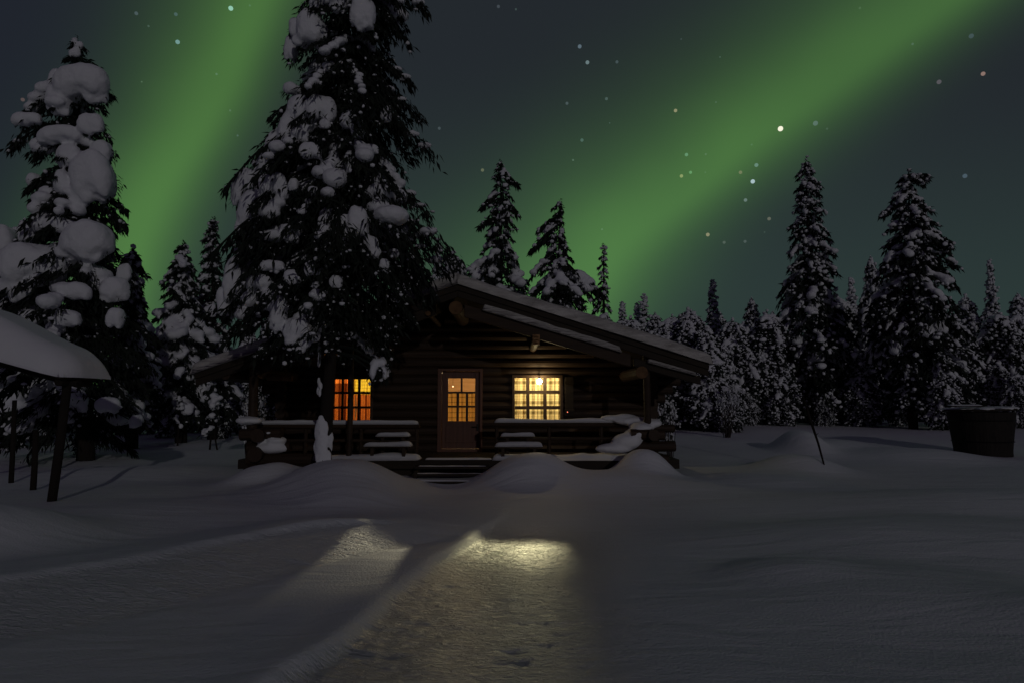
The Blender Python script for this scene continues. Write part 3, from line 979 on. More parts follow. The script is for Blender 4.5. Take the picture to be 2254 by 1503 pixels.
LP = at(1187, 839, YW - 0.20)
wl = empty('window_lamp', LP, 'bare bright porch bulb hanging before the top of the yellow window', 'lamp')
m = MB(); m.blob(LP, (0.055, 0.055, 0.060), 3); m.build('bulb', M_BULB, wl, smooth=True)
m = MB(); m.tube([(LP.x, LP.y, LP.z + 0.056), (LP.x, LP.y, LP.z + 0.10)], 0.016, 10); m.tube([(LP.x, LP.y, LP.z + 0.10), (LP.x, LP.y, LP.z + 0.17), (LP.x, YW - 0.11, LP.z + 0.19)], 0.007, 6); m.build('socket', M_METAL, wl)
wb = light('SPOT', 'shaped_bulb_beam', (LP.x, LP.y - 0.062, LP.z - 0.005), 900, (1.0, 0.90, 0.50), wl, 0.012, aim=(-0.02, 5.6, 0.0), size=math.radians(26), blend=0.1)  # spot added at the bulb to throw the large light patch on the snow


def beam_shape(o, rows):  # cuts an added spot into a chosen patch; no shade is modelled
    """shape of a lamp's light: an added slot mask in the nodes, no shade stands there; rows = (left, right, top, bottom angles, soft edge, strength)"""
    l = o.data; l.use_nodes = True
    nt = l.node_tree; N = nt.nodes; L = nt.links
    em = N['Emission']
    tc = N.new('ShaderNodeTexCoord'); sp = N.new('ShaderNodeSeparateXYZ'); L.new(tc.outputs['Normal'], sp.inputs[0])

    def math_(op, a, b):
        n = N.new('ShaderNodeMath'); n.operation = op
        for i, v in enumerate((a, b)):
            if isinstance(v, (int, float)): n.inputs[i].default_value = v
            else: L.new(v, n.inputs[i])
        return n.outputs[0]

    def ss(v, a, b):
        n = N.new('ShaderNodeMapRange'); n.interpolation_type = 'SMOOTHSTEP'; L.new(v, n.inputs[0])
        n.inputs[1].default_value = a; n.inputs[2].default_value = b; return n.outputs[0]
    az = math_('ABSOLUTE', sp.outputs[2], 0.0)
    u = math_('DIVIDE', sp.outputs[0], az); v = math_('DIVIDE', sp.outputs[1], az)
    l0, l1, v0, v1, v2 = rows
    k = math_('MULTIPLY', ss(u, l0[0], l0[1]), ss(u, l1[1], l1[0]))
    f = ss(v, v0[0], v0[1])
    g = math_('ADD', math_('MULTIPLY', ss(v, v1[1], v1[0]), v2[0]), v2[1])
    g = math_('MULTIPLY', g, ss(v, v2[3], v2[2]))
    k = math_('MULTIPLY', k, math_('MULTIPLY', f, g))
    L.new(k, em.inputs['Strength'])


def ceiling_lamp(x, y, z, power, color, label):
    c = empty('ceiling_lamp', (x, y, z), label, 'lamp', 'lamps hanging inside the cabin')
    m = MB(); m.blob((x, y, z), (0.05, 0.05, 0.06), 2); m.build('bulb', M_BULB, c, smooth=True)
    m = MB(); m.tube([(x, y, z + 0.055), (x, y, 2.455)], 0.008, 6); m.build('cord', M_METAL, c)
    light('POINT', 'lamp_light', (x, y, z - 0.12), power, color, c, 0.05)
    return c


light('POINT', 'porch_light', (LP.x, LP.y - 0.075, LP.z + 0.01), 11, (1.0, 0.76, 0.38), wl, 0.03)
beam_shape(wb, ((-0.075, -0.012), (0.045, 0.085), (-0.062, -0.040), (-0.048, 0.004), (0.89, 0.11, 0.05, 0.15)))
ceiling_lamp(0.62, YW + 1.15, 2.15, 84, (1.0, 0.84, 0.52), 'hanging lamp in the room behind the bright yellow window')
ceiling_lamp(-1.0, 18.0, 2.33, 110, (1.0, 0.74, 0.38), 'hanging lamp in the room behind the door')
DP = at(997, 850, YW + 0.12)
dl = empty('door_lamp', DP, 'small dim bulb behind the upper left pane of the door', 'lamp')
m = MB(); m.blob(DP, (0.016, 0.016, 0.018), 2); m.build('bulb', glow('small_bulb_glow', (1.0, 0.7, 0.4), 2.5), dl, smooth=True)
m = MB(); m.tube([(DP.x, DP.y, DP.z + 0.016), (DP.x, DP.y, 2.45)], 0.004, 6); m.build('cord', M_METAL, dl)
db = light('SPOT', 'shaped_door_beam', (DP.x, DP.y - 0.03, DP.z), 640, (1.0, 0.88, 0.60), dl, 0.01, aim=(-1.27, 5.75, 0.0), size=math.radians(12), blend=0.1)  # added spot, aimed and masked to lay the smaller light patch
beam_shape(db, ((-0.040, -0.026), (0.034, 0.050), (-0.024, -0.013), (-0.01, 0.02), (0.5, 0.5, 0.014, 0.030)))
ceiling_lamp(-3.5, YW + 1.6, 2.1, 95, (1.0, 0.70, 0.34), 'hanging lamp in the room behind the orange window')

M_RED = glow('red_indicator', (1.0, 0.25, 0.12), 2.0)
p = at(1249, 906, YW - 0.14)
rlamp = empty('wall_light', p, 'tiny red indicator light on the log wall right of the bright window', 'light')
m = MB(); m.blob(p, (0.016, 0.014, 0.016), 2); m.build('bulb', M_RED, rlamp, smooth=True)
m = MB(); m.box(p.x - 0.022, p.x + 0.022, p.y + 0.010, p.y + 0.05, p.z - 0.03, p.z + 0.03); m.build('housing', M_METAL, rlamp)


# ------------------------------------------------------------------ snow covered benches on the porch
def bench(pxa, pxb, pya, pyb, Y, label, sd, shift):
    a = at(pxa, pyb, Y); b = at(pxb, pyb, Y); c = at(pxa, pya, Y)
    x0, x1 = a.x, b.x; zs = a.z; zb = c.z
    e = empty('bench', ((x0 + x1) / 2, Y, DECK), label, 'bench', 'snowy benches on the porch')
    m = MB(); m.box(x0, x1, Y - 0.12, Y + 0.14, zs - 0.05, zs); seat = m.build('seat', M_LOG, e, bevel=0.008)
    xs0, xs1 = x0 + 0.12 * (x1 - x0) + shift, x1 - 0.16 * (x1 - x0) + shift
    m = MB(); m.box(xs0, xs1, Y + 0.16, Y + 0.34, zb - 0.045, zb); top = m.build('table_top', M_LOG, e, bevel=0.008)
    for x in (x0 + 0.1, x1 - 0.16):
        m = MB(); m.box(x, x + 0.06, Y - 0.09, Y + 0.11, DECK, zs - 0.052); m.build('leg', M_LOG, e)
    for x in (xs0 + 0.08, xs1 - 0.14):
        m = MB(); m.box(x, x + 0.06, Y + 0.19, Y + 0.31, DECK, zb - 0.047); m.build('leg', M_LOG, e)
    s = ledge_snow(x0 - 0.02, zs, x1 + 0.02, zs, Y - 0.16, Y + 0.14, 0.075, sd, parent=e, n=60, ends=0.1); s.parent = seat
    s = ledge_snow(xs0 - 0.02, zb, xs1 + 0.02, zb, Y + 0.13, Y + 0.35, 0.068, sd + 7, parent=e, n=60, ends=0.1); s.parent = top
    return e


bench(806, 905, 958, 978, 13.10, 'snow heaped plank bench on the porch left of the steps', 91, 0.06)
bench(1092, 1192, 958, 979, 13.10, 'snow heaped plank bench on the porch below the bright window', 95, 0.0)
fix_inverse()


# ------------------------------------------------------------------ spruces
def interp(tab, z):
    zs = np.array([t[0] for t in tab]); o = np.argsort(zs); zs = zs[o]
    return [np.interp(z, zs, np.array([t[k] for t in tab])[o]) for k in range(1, len(tab[0]))]


def pillow_shape(c, r, rng):
    """one big settled pillow: flat-domed top, scalloped lower edge"""
    v, f = ICO[3]
    q = np.sign(v) * np.abs(v) ** 0.74
    ph = rng.uniform(0, 6.28, 3)
    an = np.arctan2(q[:, 1], q[:, 0])
    low = np.clip(-q[:, 2], 0, 1)
    q = q * (1 + 0.10 * np.sin(2 * an + ph[0]) + 0.07 * np.sin(3 * an + ph[1]))[:, None]
    q[:, 2] += low * 0.35 * np.sin(3 * q[:, 0] * 1.7 + ph[2]) * 0.6
    q[:, 2] -= 0.22 * q[:, 0] ** 2
    a = rng.uniform(-0.22, 0.22)
    x = q[:, 0] * r[0]; z = q[:, 2] * r[2]
    return np.stack([c[0] + x * math.cos(a) - z * math.sin(a), c[1] + q[:, 1] * r[1], c[2] + x * math.sin(a) + z * math.cos(a)], 1), f


class Spruce:
    """profile: rows (z, left half-width, right half-width) about the trunk axis; x axis offset given by lean rows (z, dx)"""
    def __init__(self, profile, lean, height, clear, seed, branches, pillow=1.0, sprays=60, spray=(0.10, 0.24), voxel=0.05, depth=1.0,
                 fleck=200, trunk_r=0.118, droop=0.55, coverage=0.8, flecksize=(0.02, 0.06), jag=0.25, sprayw=(0.16, 0.30), smooth=2, lee=1.0, lowfleck=False):
        self.__dict__.update(locals()); self.rng = np.random.default_rng(seed); self.rnd = random.Random(seed)

    def ax(self, z):
        return interp(self.lean, z)[0]

    def make(self, heroes=(), boughs=()):
        R = self.rnd; rng = self.rng
        crown = MB(); snow = MB(); fl = MB()
        top = self.height; bot = self.clear
        SP = []  # spray records: position, direction, length, width
        n = self.branches
        for i in range(n):
            f = (i + R.random()) / n
            zt = bot + (top - bot) * (1 - (1 - f) ** 0.85)           # height of the tip
            az = i * 2.39996 + R.uniform(-0.5, 0.5)
            l, r = interp(self.profile, zt)
            ca, sa = math.cos(az), math.sin(az)
            side = (r if ca > 0 else l)
            dp = 0.5 * (l + r) * self.depth
            Lr = math.hypot(ca * side, sa * dp) * (1 - abs(R.gauss(0, self.jag)) + (0.10 if R.random() < 0.3 else 0))
            Lr = max(0.04 * top * 0.2, Lr)
            drop = self.droop * Lr * R.uniform(0.7, 1.25)
            zb = min(top * 0.985, zt + drop)
            bx = self.ax(zb); dirx, diry = ca * side, sa * dp
            k = math.hypot(dirx, diry) or 1; dirx /= k; diry /= k
            tipx = self.ax(zt) - bx
            pts = []
            for s in np.linspace(0, 1, 6):
                pts.append(Vector((bx + dirx * Lr * s + tipx * s, diry * Lr * s, zb + 0.10 * Lr * s - (drop + 0.10 * Lr) * s ** 1.8)))
            crown.tube(pts, [max(0.004, 0.02 * Lr * (1 - 0.8 * s) + 0.004) for s in np.linspace(0, 1, 6)], 4, cap=False)
            P = np.array([p[:] for p in pts])
            ns = int(self.sprays * (0.4 + Lr / (0.5 * (max(x[1] for x in self.profile) + max(x[2] for x in self.profile)))))
            s = rng.uniform(0.12, 1.0, ns) ** 0.75
            base = np.stack([np.interp(s, np.linspace(0, 1, 6), P[:, q]) for q in range(3)], 1)
            tan = P[-1] - P[2]; tan /= (np.linalg.norm(tan) + 1e-9)
            lat = np.array([-diry, dirx, 0.0])
            off = rng.normal(0, 1, (ns, 1)) * lat * (0.14 * Lr * (1.15 - 0.5 * s))[:, None]
            base = base + off; base[:, 2] -= np.abs(off).sum(1) * 0.35
            d = tan * rng.uniform(0.2, 1.0, (ns, 1)) + lat * rng.normal(0, 0.6, (ns, 1)) + np.array([0, 0, -1]) * rng.uniform(0.0, 0.9, (ns, 1)) + rng.normal(0, 0.22, (ns, 3))
            d /= np.linalg.norm(d, axis=1, keepdims=True)
            ln = rng.uniform(*self.spray, ns) * (0.6 + 0.5 * min(1.5, Lr))
            SP.append((base, d, ln))
            # snow load
            if R.random() < self.coverage * (self.lee if ca > 0.15 else 1.0):
                big = self.pillow * R.uniform(0.55, 1.25) * (0.55 + 0.45 * min(1, Lr))
                ss = R.uniform(0.25, 0.55); q = 0
                end = R.uniform(0.85, 1.05)
                while ss < end and q < 7:
                    c = [np.interp(min(ss, 1), np.linspace(0, 1, 6), P[:, w]) for w in range(3)]
                    rad = big * (0.10 + 0.14 * min(Lr, 1.6)) * R.uniform(0.6, 1.15) * (1.1 - 0.35 * abs(ss - 0.7))
                    if R.random() < 0.86:
                        c[0] += lat[0] * R.uniform(-0.5, 0.5) * rad; c[1] += lat[1] * R.uniform(-0.5, 0.5) * rad
                        c[2] += rad * 0.45
                        snow.blob(c, (rad * R.uniform(0.85, 1.2), rad * R.uniform(0.85, 1.2), rad * R.uniform(0.6, 0.8)), 2 if self.voxel < 0.08 else 1)
                    ss += max(0.09, rad * 0.8 / max(Lr, 0.1)); q += 1
        # the boughs that carry the big pillows, with twigs hanging out under them
        for (c, r) in heroes:
            zb = min(top * 0.98, c[2] + 0.4 * abs(c[1]) + 0.15)
            a = Vector((self.ax(zb), 0, zb)); q = Vector((c[0], c[1], c[2] - 0.35 * r[2]))
            crown.tube([a, a.lerp(q, 0.5) + Vector((0, 0, 0.08)), q], [0.03, 0.025, 0.01], 5, cap=False)
            k = int(min(260, 60 + 900 * r[0] * r[2]))
            th = rng.uniform(0, 6.283, k); rr_ = np.sqrt(rng.uniform(0.15, 1.0, k))
            bb_ = np.stack([c[0] + r[0] * 0.95 * rr_ * np.cos(th), c[1] + r[1] * rng.uniform(-0.1, 1.1, k), c[2] + r[2] * (rr_ * np.sin(th) * 0.9 - 0.25)], 1)
            dd_ = np.stack([np.cos(th) * 0.7, rng.normal(0.1, 0.4, k), np.sin(th) * 0.4 - 0.75], 1) + rng.normal(0, 0.25, (k, 3))
            dd_ /= np.linalg.norm(dd_, axis=1, keepdims=True)
            SP.append((bb_, dd_, rng.uniform(*self.spray, k) * 0.9))
        # long single boughs that stick out of the outline
        for tip in boughs:
            Lb = math.hypot(tip[0] - self.ax(tip[2]), tip[1]); zb = min(top * 0.97, tip[2] + 0.55 * Lb)
            a = Vector((self.ax(zb), 0, zb)); q = Vector(tip); mdl = a.lerp(q, 0.55) + Vector((0, 0, 0.16 * Lb))
            bp = [a, a.lerp(mdl, 0.6) + Vector((0, 0, 0.03)), mdl, mdl.lerp(q, 0.6) + Vector((0, 0, 0.04 * Lb)), q]
            crown.tube(bp, [0.035, 0.03, 0.022, 0.014, 0.005], 5, cap=False)
            P5 = np.array([v_[:] for v_ in bp]); k = int(150 + 120 * Lb)
            ss = rng.uniform(0.2, 1.0, k); b5 = np.stack([np.interp(ss, np.linspace(0, 1, 5), P5[:, w_]) for w_ in range(3)], 1)
            b5 += rng.normal(0, 0.05 * Lb, (k, 3)) * np.array([0.6, 1, 0.6])
            d5 = (P5[4] - P5[2]) / np.linalg.norm(P5[4] - P5[2]) * 0.6 + np.array([0, 0, -0.6]) + rng.normal(0, 0.35, (k, 3))
            d5 /= np.linalg.norm(d5, axis=1, keepdims=True)
            SP.append((b5, d5, rng.uniform(*self.spray, k) * 1.1))
            for t_ in (0.5, 0.68, 0.84):
                if R.random() < 0.6:
                    c5 = [np.interp(t_, np.linspace(0, 1, 5), P5[:, w_]) for w_ in range(3)]; r5 = 0.05 * Lb * R.uniform(0.7, 1.2) + 0.02
                    snow.blob((c5[0], c5[1], c5[2] + r5 * 0.4), (r5 * 1.4, r5, r5 * 0.6), 2)
        # leader
        base = np.concatenate([a for a, b, c in SP]); d = np.concatenate([b for a, b, c in SP]); ln = np.concatenate([c for a, b, c in SP])
        zt = np.full(60, 0.0); zz = rng.uniform(0.90, 1.0, 60) * top
        tb = np.stack([np.interp(zz, [t[0] for t in sorted(self.lean)], [t[1] for t in sorted(self.lean)]), rng.normal(0, 0.01, 60), zz], 1)
        td = rng.normal(0, 0.6, (60, 3)); td[:, 2] = rng.uniform(-0.3, 0.9, 60); td /= np.linalg.norm(td, axis=1, keepdims=True)
        base = np.concatenate([base, tb]); d = np.concatenate([d, td]); ln = np.concatenate([ln, np.full(60, self.spray[0])])
        nn = len(base)
        side = np.cross(d, rng.normal(0, 1, (nn, 3))); side /= np.linalg.norm(side, axis=1, keepdims=True) + 1e-9
        w = ln * rng.uniform(*self.sprayw, nn)
        mid = base + d * (ln * 0.45)[:, None]; tip = base + d * ln[:, None]; tip[:, 2] -= ln * 0.15
        V = np.stack([base, mid + side * w[:, None], tip, mid - side * w[:, None]], 1).reshape(-1, 3)
        Fq = np.arange(nn * 4).reshape(-1, 4)
        crown.add(V, [tuple(r) for r in Fq.tolist()])
        # flecks of rime on the outer twigs
        if self.fleck:
            wt = 0.25 + np.clip(1.2 - base[:, 2] / top * 2.0, 0, 1) ** 2 if self.lowfleck else np.ones(nn)
            pick = rng.choice(nn, min(self.fleck, nn), replace=False, p=wt / wt.sum())
            for k in pick:
                rr = rng.uniform(*self.flecksize)
                c = base[k] + d[k] * ln[k] * rng.uniform(0.3, 0.9); c[2] += rr * 0.3
                fl.blob(c, (rr * rng.uniform(0.8, 1.6), rr * rng.uniform(0.8, 1.6), rr * rng.uniform(0.6, 1.3)), 1, jit=0.12, rng=rng)
        for (c, r) in heroes:
            pv, pf = pillow_shape(c, (r[0] * 0.97, r[1], r[2] * 0.97), rng)
            snow.add(pv, pf)
            for q in range(3):
                jx = rng.uniform(-0.8, 0.8); kk = rng.uniform(0.22, 0.36)
                snow.blob((c[0] + jx * r[0], c[1] - 0.3 * r[1], c[2] - r[2] * rng.uniform(0.55, 0.95)), (r[0] * kk, r[1] * kk, r[2] * kk * 1.1), 2)
        sm = baked(snow, self.voxel, self.smooth, self.voxel * 1.5, self.voxel * 4)
        if fl.n:
            fm = fl.mesh('f'); k = len(sm.vertices)
            v0 = np.empty(k * 3); sm.vertices.foreach_get('co', v0)
            allm = MB(); allm.add(v0.reshape(-1, 3), [tuple(p.vertices) for p in sm.polygons])
            allm.add(np.concatenate(fl.v), fl.f)
            bpy.data.meshes.remove(sm); bpy.data.meshes.remove(fm)
            sm = allm.mesh('snow')
        cm = crown.mesh('crown')
        tr = MB()
        zs = np.linspace(-0.4, top * 0.99, 14)
        tr.tube([(self.ax(z), 0, z) for z in zs], [max(0.008, self.trunk_r * (1 - 0.93 * max(0, z) / top) * (1.15 if z < 0.2 else 1)) for z in zs], 10, wob=0.06, rng=R)
        tm = tr.mesh('trunk')
        for me, mt, smo in ((cm, M_NEEDLE, False), (sm, M_TREESNOW, True), (tm, M_BARK, True)):
            me.materials.append(mt)
            if smo:
                me.polygons.foreach_set('use_smooth', [True] * len(me.polygons))
        return cm, sm, tm


def put_tree(meshes, loc, label, name='spruce', group=None, scale=1.0, rot=0.0, sx=1.0, cat='tree'):
    e = empty(name, loc, label, cat, group)
    e.scale = (scale * sx, scale * sx, scale); e.rotation_euler = (0, 0, rot)
    for nm, me in zip(('crown', 'snow', 'trunk'), meshes):
        if me is None:
            continue
        o = bpy.data.objects.new(nm, me); COL.objects.link(o); o.parent = e
    return e


def tree_from_outline(outline, base_px, base_py, top_px, Y, seed, clear_py, heroes=(), sink=0.05, boughs=(), **kw):
    """outline rows (py, left px, right px): the tree is grown to that breadth at depth Y"""
    b = at(base_px, base_py, Y); base = Vector((b.x, Y, G(b.x, Y) - sink))
    prof = []; lean = []
    topz = at(0, outline[0][0], Y).z - base.z
    for py, l, r in outline:
        z = at(0, py, Y).z - base.z
        axx = (top_px - base_px) * max(0, min(1, z / topz)) + base_px
        a0 = at(l, py, Y).x; a1 = at(r, py, Y).x; ac = at(axx, py, Y).x
        prof.append((z, max(0.02, ac - a0), max(0.02, a1 - ac)))
        lean.append((z, ac - base.x))
    lean.append((-0.5, 0.0)); lean.append((0.0, 0.0))
    lean.sort()
    cz = at(0, clear_py, Y).z - base.z
    t = Spruce(prof, lean, topz, cz, seed, **kw)
    hs = []
    for (px, py, w, h) in heroes:
        z = at(0, py, Y).z - base.z
        l, r = interp(prof, z); axx = t.ax(z)
        c = at(px, py, Y); dx = (c.x - base.x - axx)
        lim = (r if dx > 0 else l) + 0.05
        dyy = -0.62 * 0.5 * (l + r) * math.sqrt(max(0.05, 1 - min(1, abs(dx) / lim) ** 2))
        Yh = Y + dyy
        c = at(px, py, Yh); k = Yh / F
        hs.append(((c.x - base.x, dyy, c.z - base.z), (w * k / 2, (w + h) * k / 4 * 0.8, h * k / 2)))
    bt = []
    for k, (px, py) in enumerate(boughs):
        c = at(px, py, Y - 0.25 + 0.5 * (k % 2)); bt.append((c.x - base.x, c.y - Y, c.z - base.z))
    return t.make(hs, bt), base


# tall tree in front of the cabin
out = [(-60, 770, 800), (-20, 715, 850), (0, 690, 930), (25, 655, 935), (60, 634, 870), (95, 636, 905), (130, 662, 890), (160, 668, 872), (185, 648, 905), (210, 617, 868), (255, 607, 915), (300, 592, 930),
       (330, 574, 950), (352, 562, 885), (390, 530, 890), (415, 517, 905), (455, 521, 940), (480, 530, 940), (510, 532, 915), (545, 520, 950), (575, 505, 985), (610, 500, 985), (650, 490, 960),
       (690, 482, 930), (740, 490, 900), (790, 560, 860), (850, 640, 850)]
her = [(685, 65, 75, 80), (642, 105, 30, 60), (800, 30, 55, 80), (660, 240, 62, 60), (708, 238, 66, 56), (632, 285, 34, 80), (775, 265, 62, 40), (787, 290, 34, 32), (715, 272, 26, 26), (662, 302, 40, 30),
       (684, 332, 50, 38), (556, 462, 66, 96), (527, 412, 34, 80), (612, 402, 40, 44), (646, 405, 22, 30), (590, 408, 36, 50), (790, 488, 46, 72), (760, 502, 40, 62), (714, 490, 26, 36),
       (736, 536, 52, 40), (615, 520, 90, 26), (640, 505, 60, 22), (612, 690, 34, 80), (645, 722, 44, 46), (668, 722, 36, 40), (520, 612, 46, 96), (497, 664, 36, 70), (822, 812, 16, 40), (846, 808, 15, 50), (834, 797, 34, 18), (690, 420, 30, 20), (845, 580, 24, 24), (602, 318, 30, 60), (580, 358, 34, 50), (548, 392, 34, 46), (642, 196, 44, 26), (655, 62, 40, 44), (600, 585, 60, 24), (575, 620, 50, 30), (690, 590, 40, 34), (640, 610, 34, 34), (590, 660, 34, 44), (700, 650, 34, 26), (740, 620, 30, 30), (820, 330, 30, 26), (835, 395, 26, 20), (770, 350, 24, 40), (850, 250, 24, 40)]
me3, base = tree_from_outline(out, 712, 1050, 790, 11.4, 11, 800, her, branches=340, pillow=0.56, sprays=190, spray=(0.06, 0.17), voxel=0.026, depth=0.9, lee=0.45, boughs=[(957, 350), (946, 482), (938, 28), (908, 108), (908, 190), (952, 548), (1010, 585), (985, 610), (925, 262), (520, 545), (500, 590)], fleck=2600, lowfleck=True, trunk_r=0.118, droop=0.75, coverage=0.48, flecksize=(0.008, 0.034), jag=0.24, sprayw=(0.07, 0.15))
ct = put_tree(me3, base, 'tallest spruce, standing before the cabin and reaching out of the top of the picture')
# snow plastered on its trunk
rg = np.random.default_rng(8); m = MB()
for k in range(60):
    z = 0.1 + 0.85 * (k / 90) ** 0.8; an = rg.uniform(math.pi * 1.05, math.pi * 1.95); r = 0.112 - 0.012 * z
    if z > 0.45 and an > math.pi * 1.6: continue
    m.blob((base.x + r * math.cos(an), base.y + r * math.sin(an), base.z + z), (0.055 * rg.uniform(0.7, 1.3), 0.03, 0.12 * rg.uniform(0.7, 1.4)), 2)
for k in range(14):
    z = rg.uniform(1.1, 1.9); an = rg.uniform(math.pi * 1.0, math.pi * 1.4); r = 0.12
    m.blob((base.x + r * math.cos(an), base.y + r * math.sin(an), base.z + z), (0.03, 0.03, 0.07), 2)
sn = link('trunk_snow', baked(m, 0.016, 2, 0.015, 0.08), M_TREESNOW, None, smooth=True)
sn.parent = ct; sn.matrix_parent_inverse = Matrix.Translation(-base)

# big snow pillowed tree on the left
out = [(78, 150, 185), (100, 140, 190), (135, 145, 192), (150, 112, 238), (215, 100, 236), (235, 98, 215), (262, 35, 225), (300, 78, 218), (330, 95, 230), (380, 92, 242), (440, 85, 236), (465, 75, 246),
       (500, 62, 250), (540, 26, 250), (600, 0, 256), (660, -10, 274), (720, -30, 315), (800, -40, 320), (870, -40, 330), (930, -20, 320), (975, 30, 290)]
her = [(176, 180, 128, 72), (133, 222, 58, 70), (200, 272, 52, 46), (135, 296, 96, 40), (152, 342, 54, 54), (207, 386, 98, 108), (140, 402, 44, 58), (106, 432, 40, 46), (60, 262, 62, 30), (188, 532, 124, 92),
       (124, 492, 60, 30), (74, 580, 132, 86), (42, 630, 78, 62), (168, 640, 70, 40), (252, 636, 58, 54), (255, 698, 36, 44), (8, 530, 60, 70), (178, 884, 34, 40), (240, 890, 50, 34), (92, 488, 50, 40), (225, 332, 50, 46), (212, 205, 50, 50), (122, 178, 24, 60), (165, 118, 26, 20), (172, 100, 20, 18), (95, 320, 50, 34), (75, 395, 30, 30), (60, 520, 40, 34), (275, 600, 30, 40), (150, 700, 60, 36), (60, 700, 60, 40), (215, 420, 50, 50), (175, 440, 40, 30), (90, 460, 34, 30), (150, 500, 50, 30), (300, 925, 30, 30)]
me3, base = tree_from_outline(out, 190, 1005, 168, 16.5, 23, 1002, her, branches=190, pillow=0.9, sprays=170, spray=(0.08, 0.22), voxel=0.042, depth=0.95, boughs=[(20, 330), (276, 466), (276, 503), (70, 345), (60, 420)], fleck=650, trunk_r=0.2, droop=0.6, coverage=0.34, flecksize=(0.02, 0.05), jag=0.26, sprayw=(0.08, 0.16))
put_tree(me3, base, 'big spruce with the largest snow pillows, beside the shelter on the left')

MID = dict(branches=170, pillow=0.8, sprays=75, spray=(0.12, 0.28), voxel=0.06, depth=0.95, fleck=500, sprayw=(0.10, 0.2), trunk_r=0.16, droop=0.6, coverage=0.7, flecksize=(0.02, 0.08), jag=0.28)


def mid(outline, base_px, top_px, Y, seed, label, clear_py=930, boughs=(), **kw):
    a = dict(MID); a.update(kw)
    m3, b = tree_from_outline(outline, base_px, 930, top_px, Y, seed, clear_py, boughs=boughs, **a)
    return put_tree(m3, b, label)


mid([(548, 285, 300), (570, 262, 305), (598, 258, 322), (640, 262, 312), (700, 250, 325), (760, 240, 345), (850, 230, 360), (950, 230, 350)], 292, 292, 20, 31,
    'dark slim spruce leaning out from behind the big pillowed spruce', 940)
mid([(533, 396, 408), (560, 378, 412), (600, 362, 436), (660, 360, 445), (700, 345, 455), (760, 335, 470), (830, 330, 480), (930, 330, 470)], 400, 404, 22, 32,
    'spruce with a snowy hooked tip, left of the thin pointed spruce', 930, pillow=0.9)
mid([(478, 466, 476), (510, 452, 478), (560, 444, 484), (610, 440, 492), (680, 425, 505), (760, 420, 520), (850, 420, 530), (930, 430, 520)], 468, 470, 24, 33,
    'thin pointed spruce rising just left of the tallest spruce', 930)
mid([(350, 1098, 1106), (375, 1086, 1114), (402, 1078, 1136), (412, 1080, 1116), (450, 1068, 1140), (495, 1060, 1138), (540, 1058, 1136), (570, 1045, 1146), (620, 1030, 1170), (680, 1020, 1190), (760, 1010, 1200), (900, 1000, 1210)], 1103, 1102, 27, 34,
    'taller of the two spruces rising behind the cabin roof', 900, boughs=[(1139, 408), (1062, 455), (1057, 500), (1138, 470)])
mid([(438, 1228, 1238), (465, 1212, 1238), (505, 1192, 1240), (512, 1200, 1240), (550, 1170, 1254), (565, 1192, 1260), (610, 1172, 1280), (640, 1170, 1320), (655, 1165, 1322), (680, 1160, 1290), (760, 1150, 1300), (900, 1150, 1300)], 1222, 1233, 26, 35,
    'spruce with a bent tip and one long low bough, behind the cabin roof', 900, boughs=[(1324, 650), (1300, 630), (1170, 552), (1186, 508)])
mid([(537, 1326, 1332), (570, 1320, 1336), (620, 1316, 1340), (650, 1308, 1342), (690, 1296, 1348), (760, 1280, 1370), (900, 1270, 1380)], 1328, 1329, 30, 36,
    'thin spire spruce at the right end of the roof trees', 900, branches=90)
FROST = dict(pillow=0.6, sprays=70, spray=(0.14, 0.30), voxel=0.06, fleck=2600, flecksize=(0.015, 0.08), coverage=0.75, jag=0.32)
mid([(350, 1768, 1776), (380, 1756, 1792), (410, 1752, 1812), (470, 1745, 1815), (540, 1735, 1826), (600, 1730, 1846), (660, 1712, 1850), (720, 1700, 1870), (800, 1695, 1890), (870, 1690, 1890), (930, 1700, 1880)], 1790, 1773, 28, 37,
    'tall pointed spruce standing behind the leaning pole', 925, branches=260, **FROST)
mid([(375, 1990, 2010), (390, 1976, 2036), (412, 1972, 2012), (440, 1965, 2035), (490, 1955, 2065), (540, 1950, 2080), (570, 1945, 2092), (600, 1930, 2085), (660, 1920, 2105), (720, 1910, 2120), (800, 1930, 2140), (860, 1960, 2150), (920, 1980, 2120)], 2010, 2000, 25, 38,
    'tall spruce with a crooked top, standing left of the wooden tub', 915, boughs=[(2040, 388), (2030, 400), (2092, 540), (1945, 470)], branches=260, **FROST)

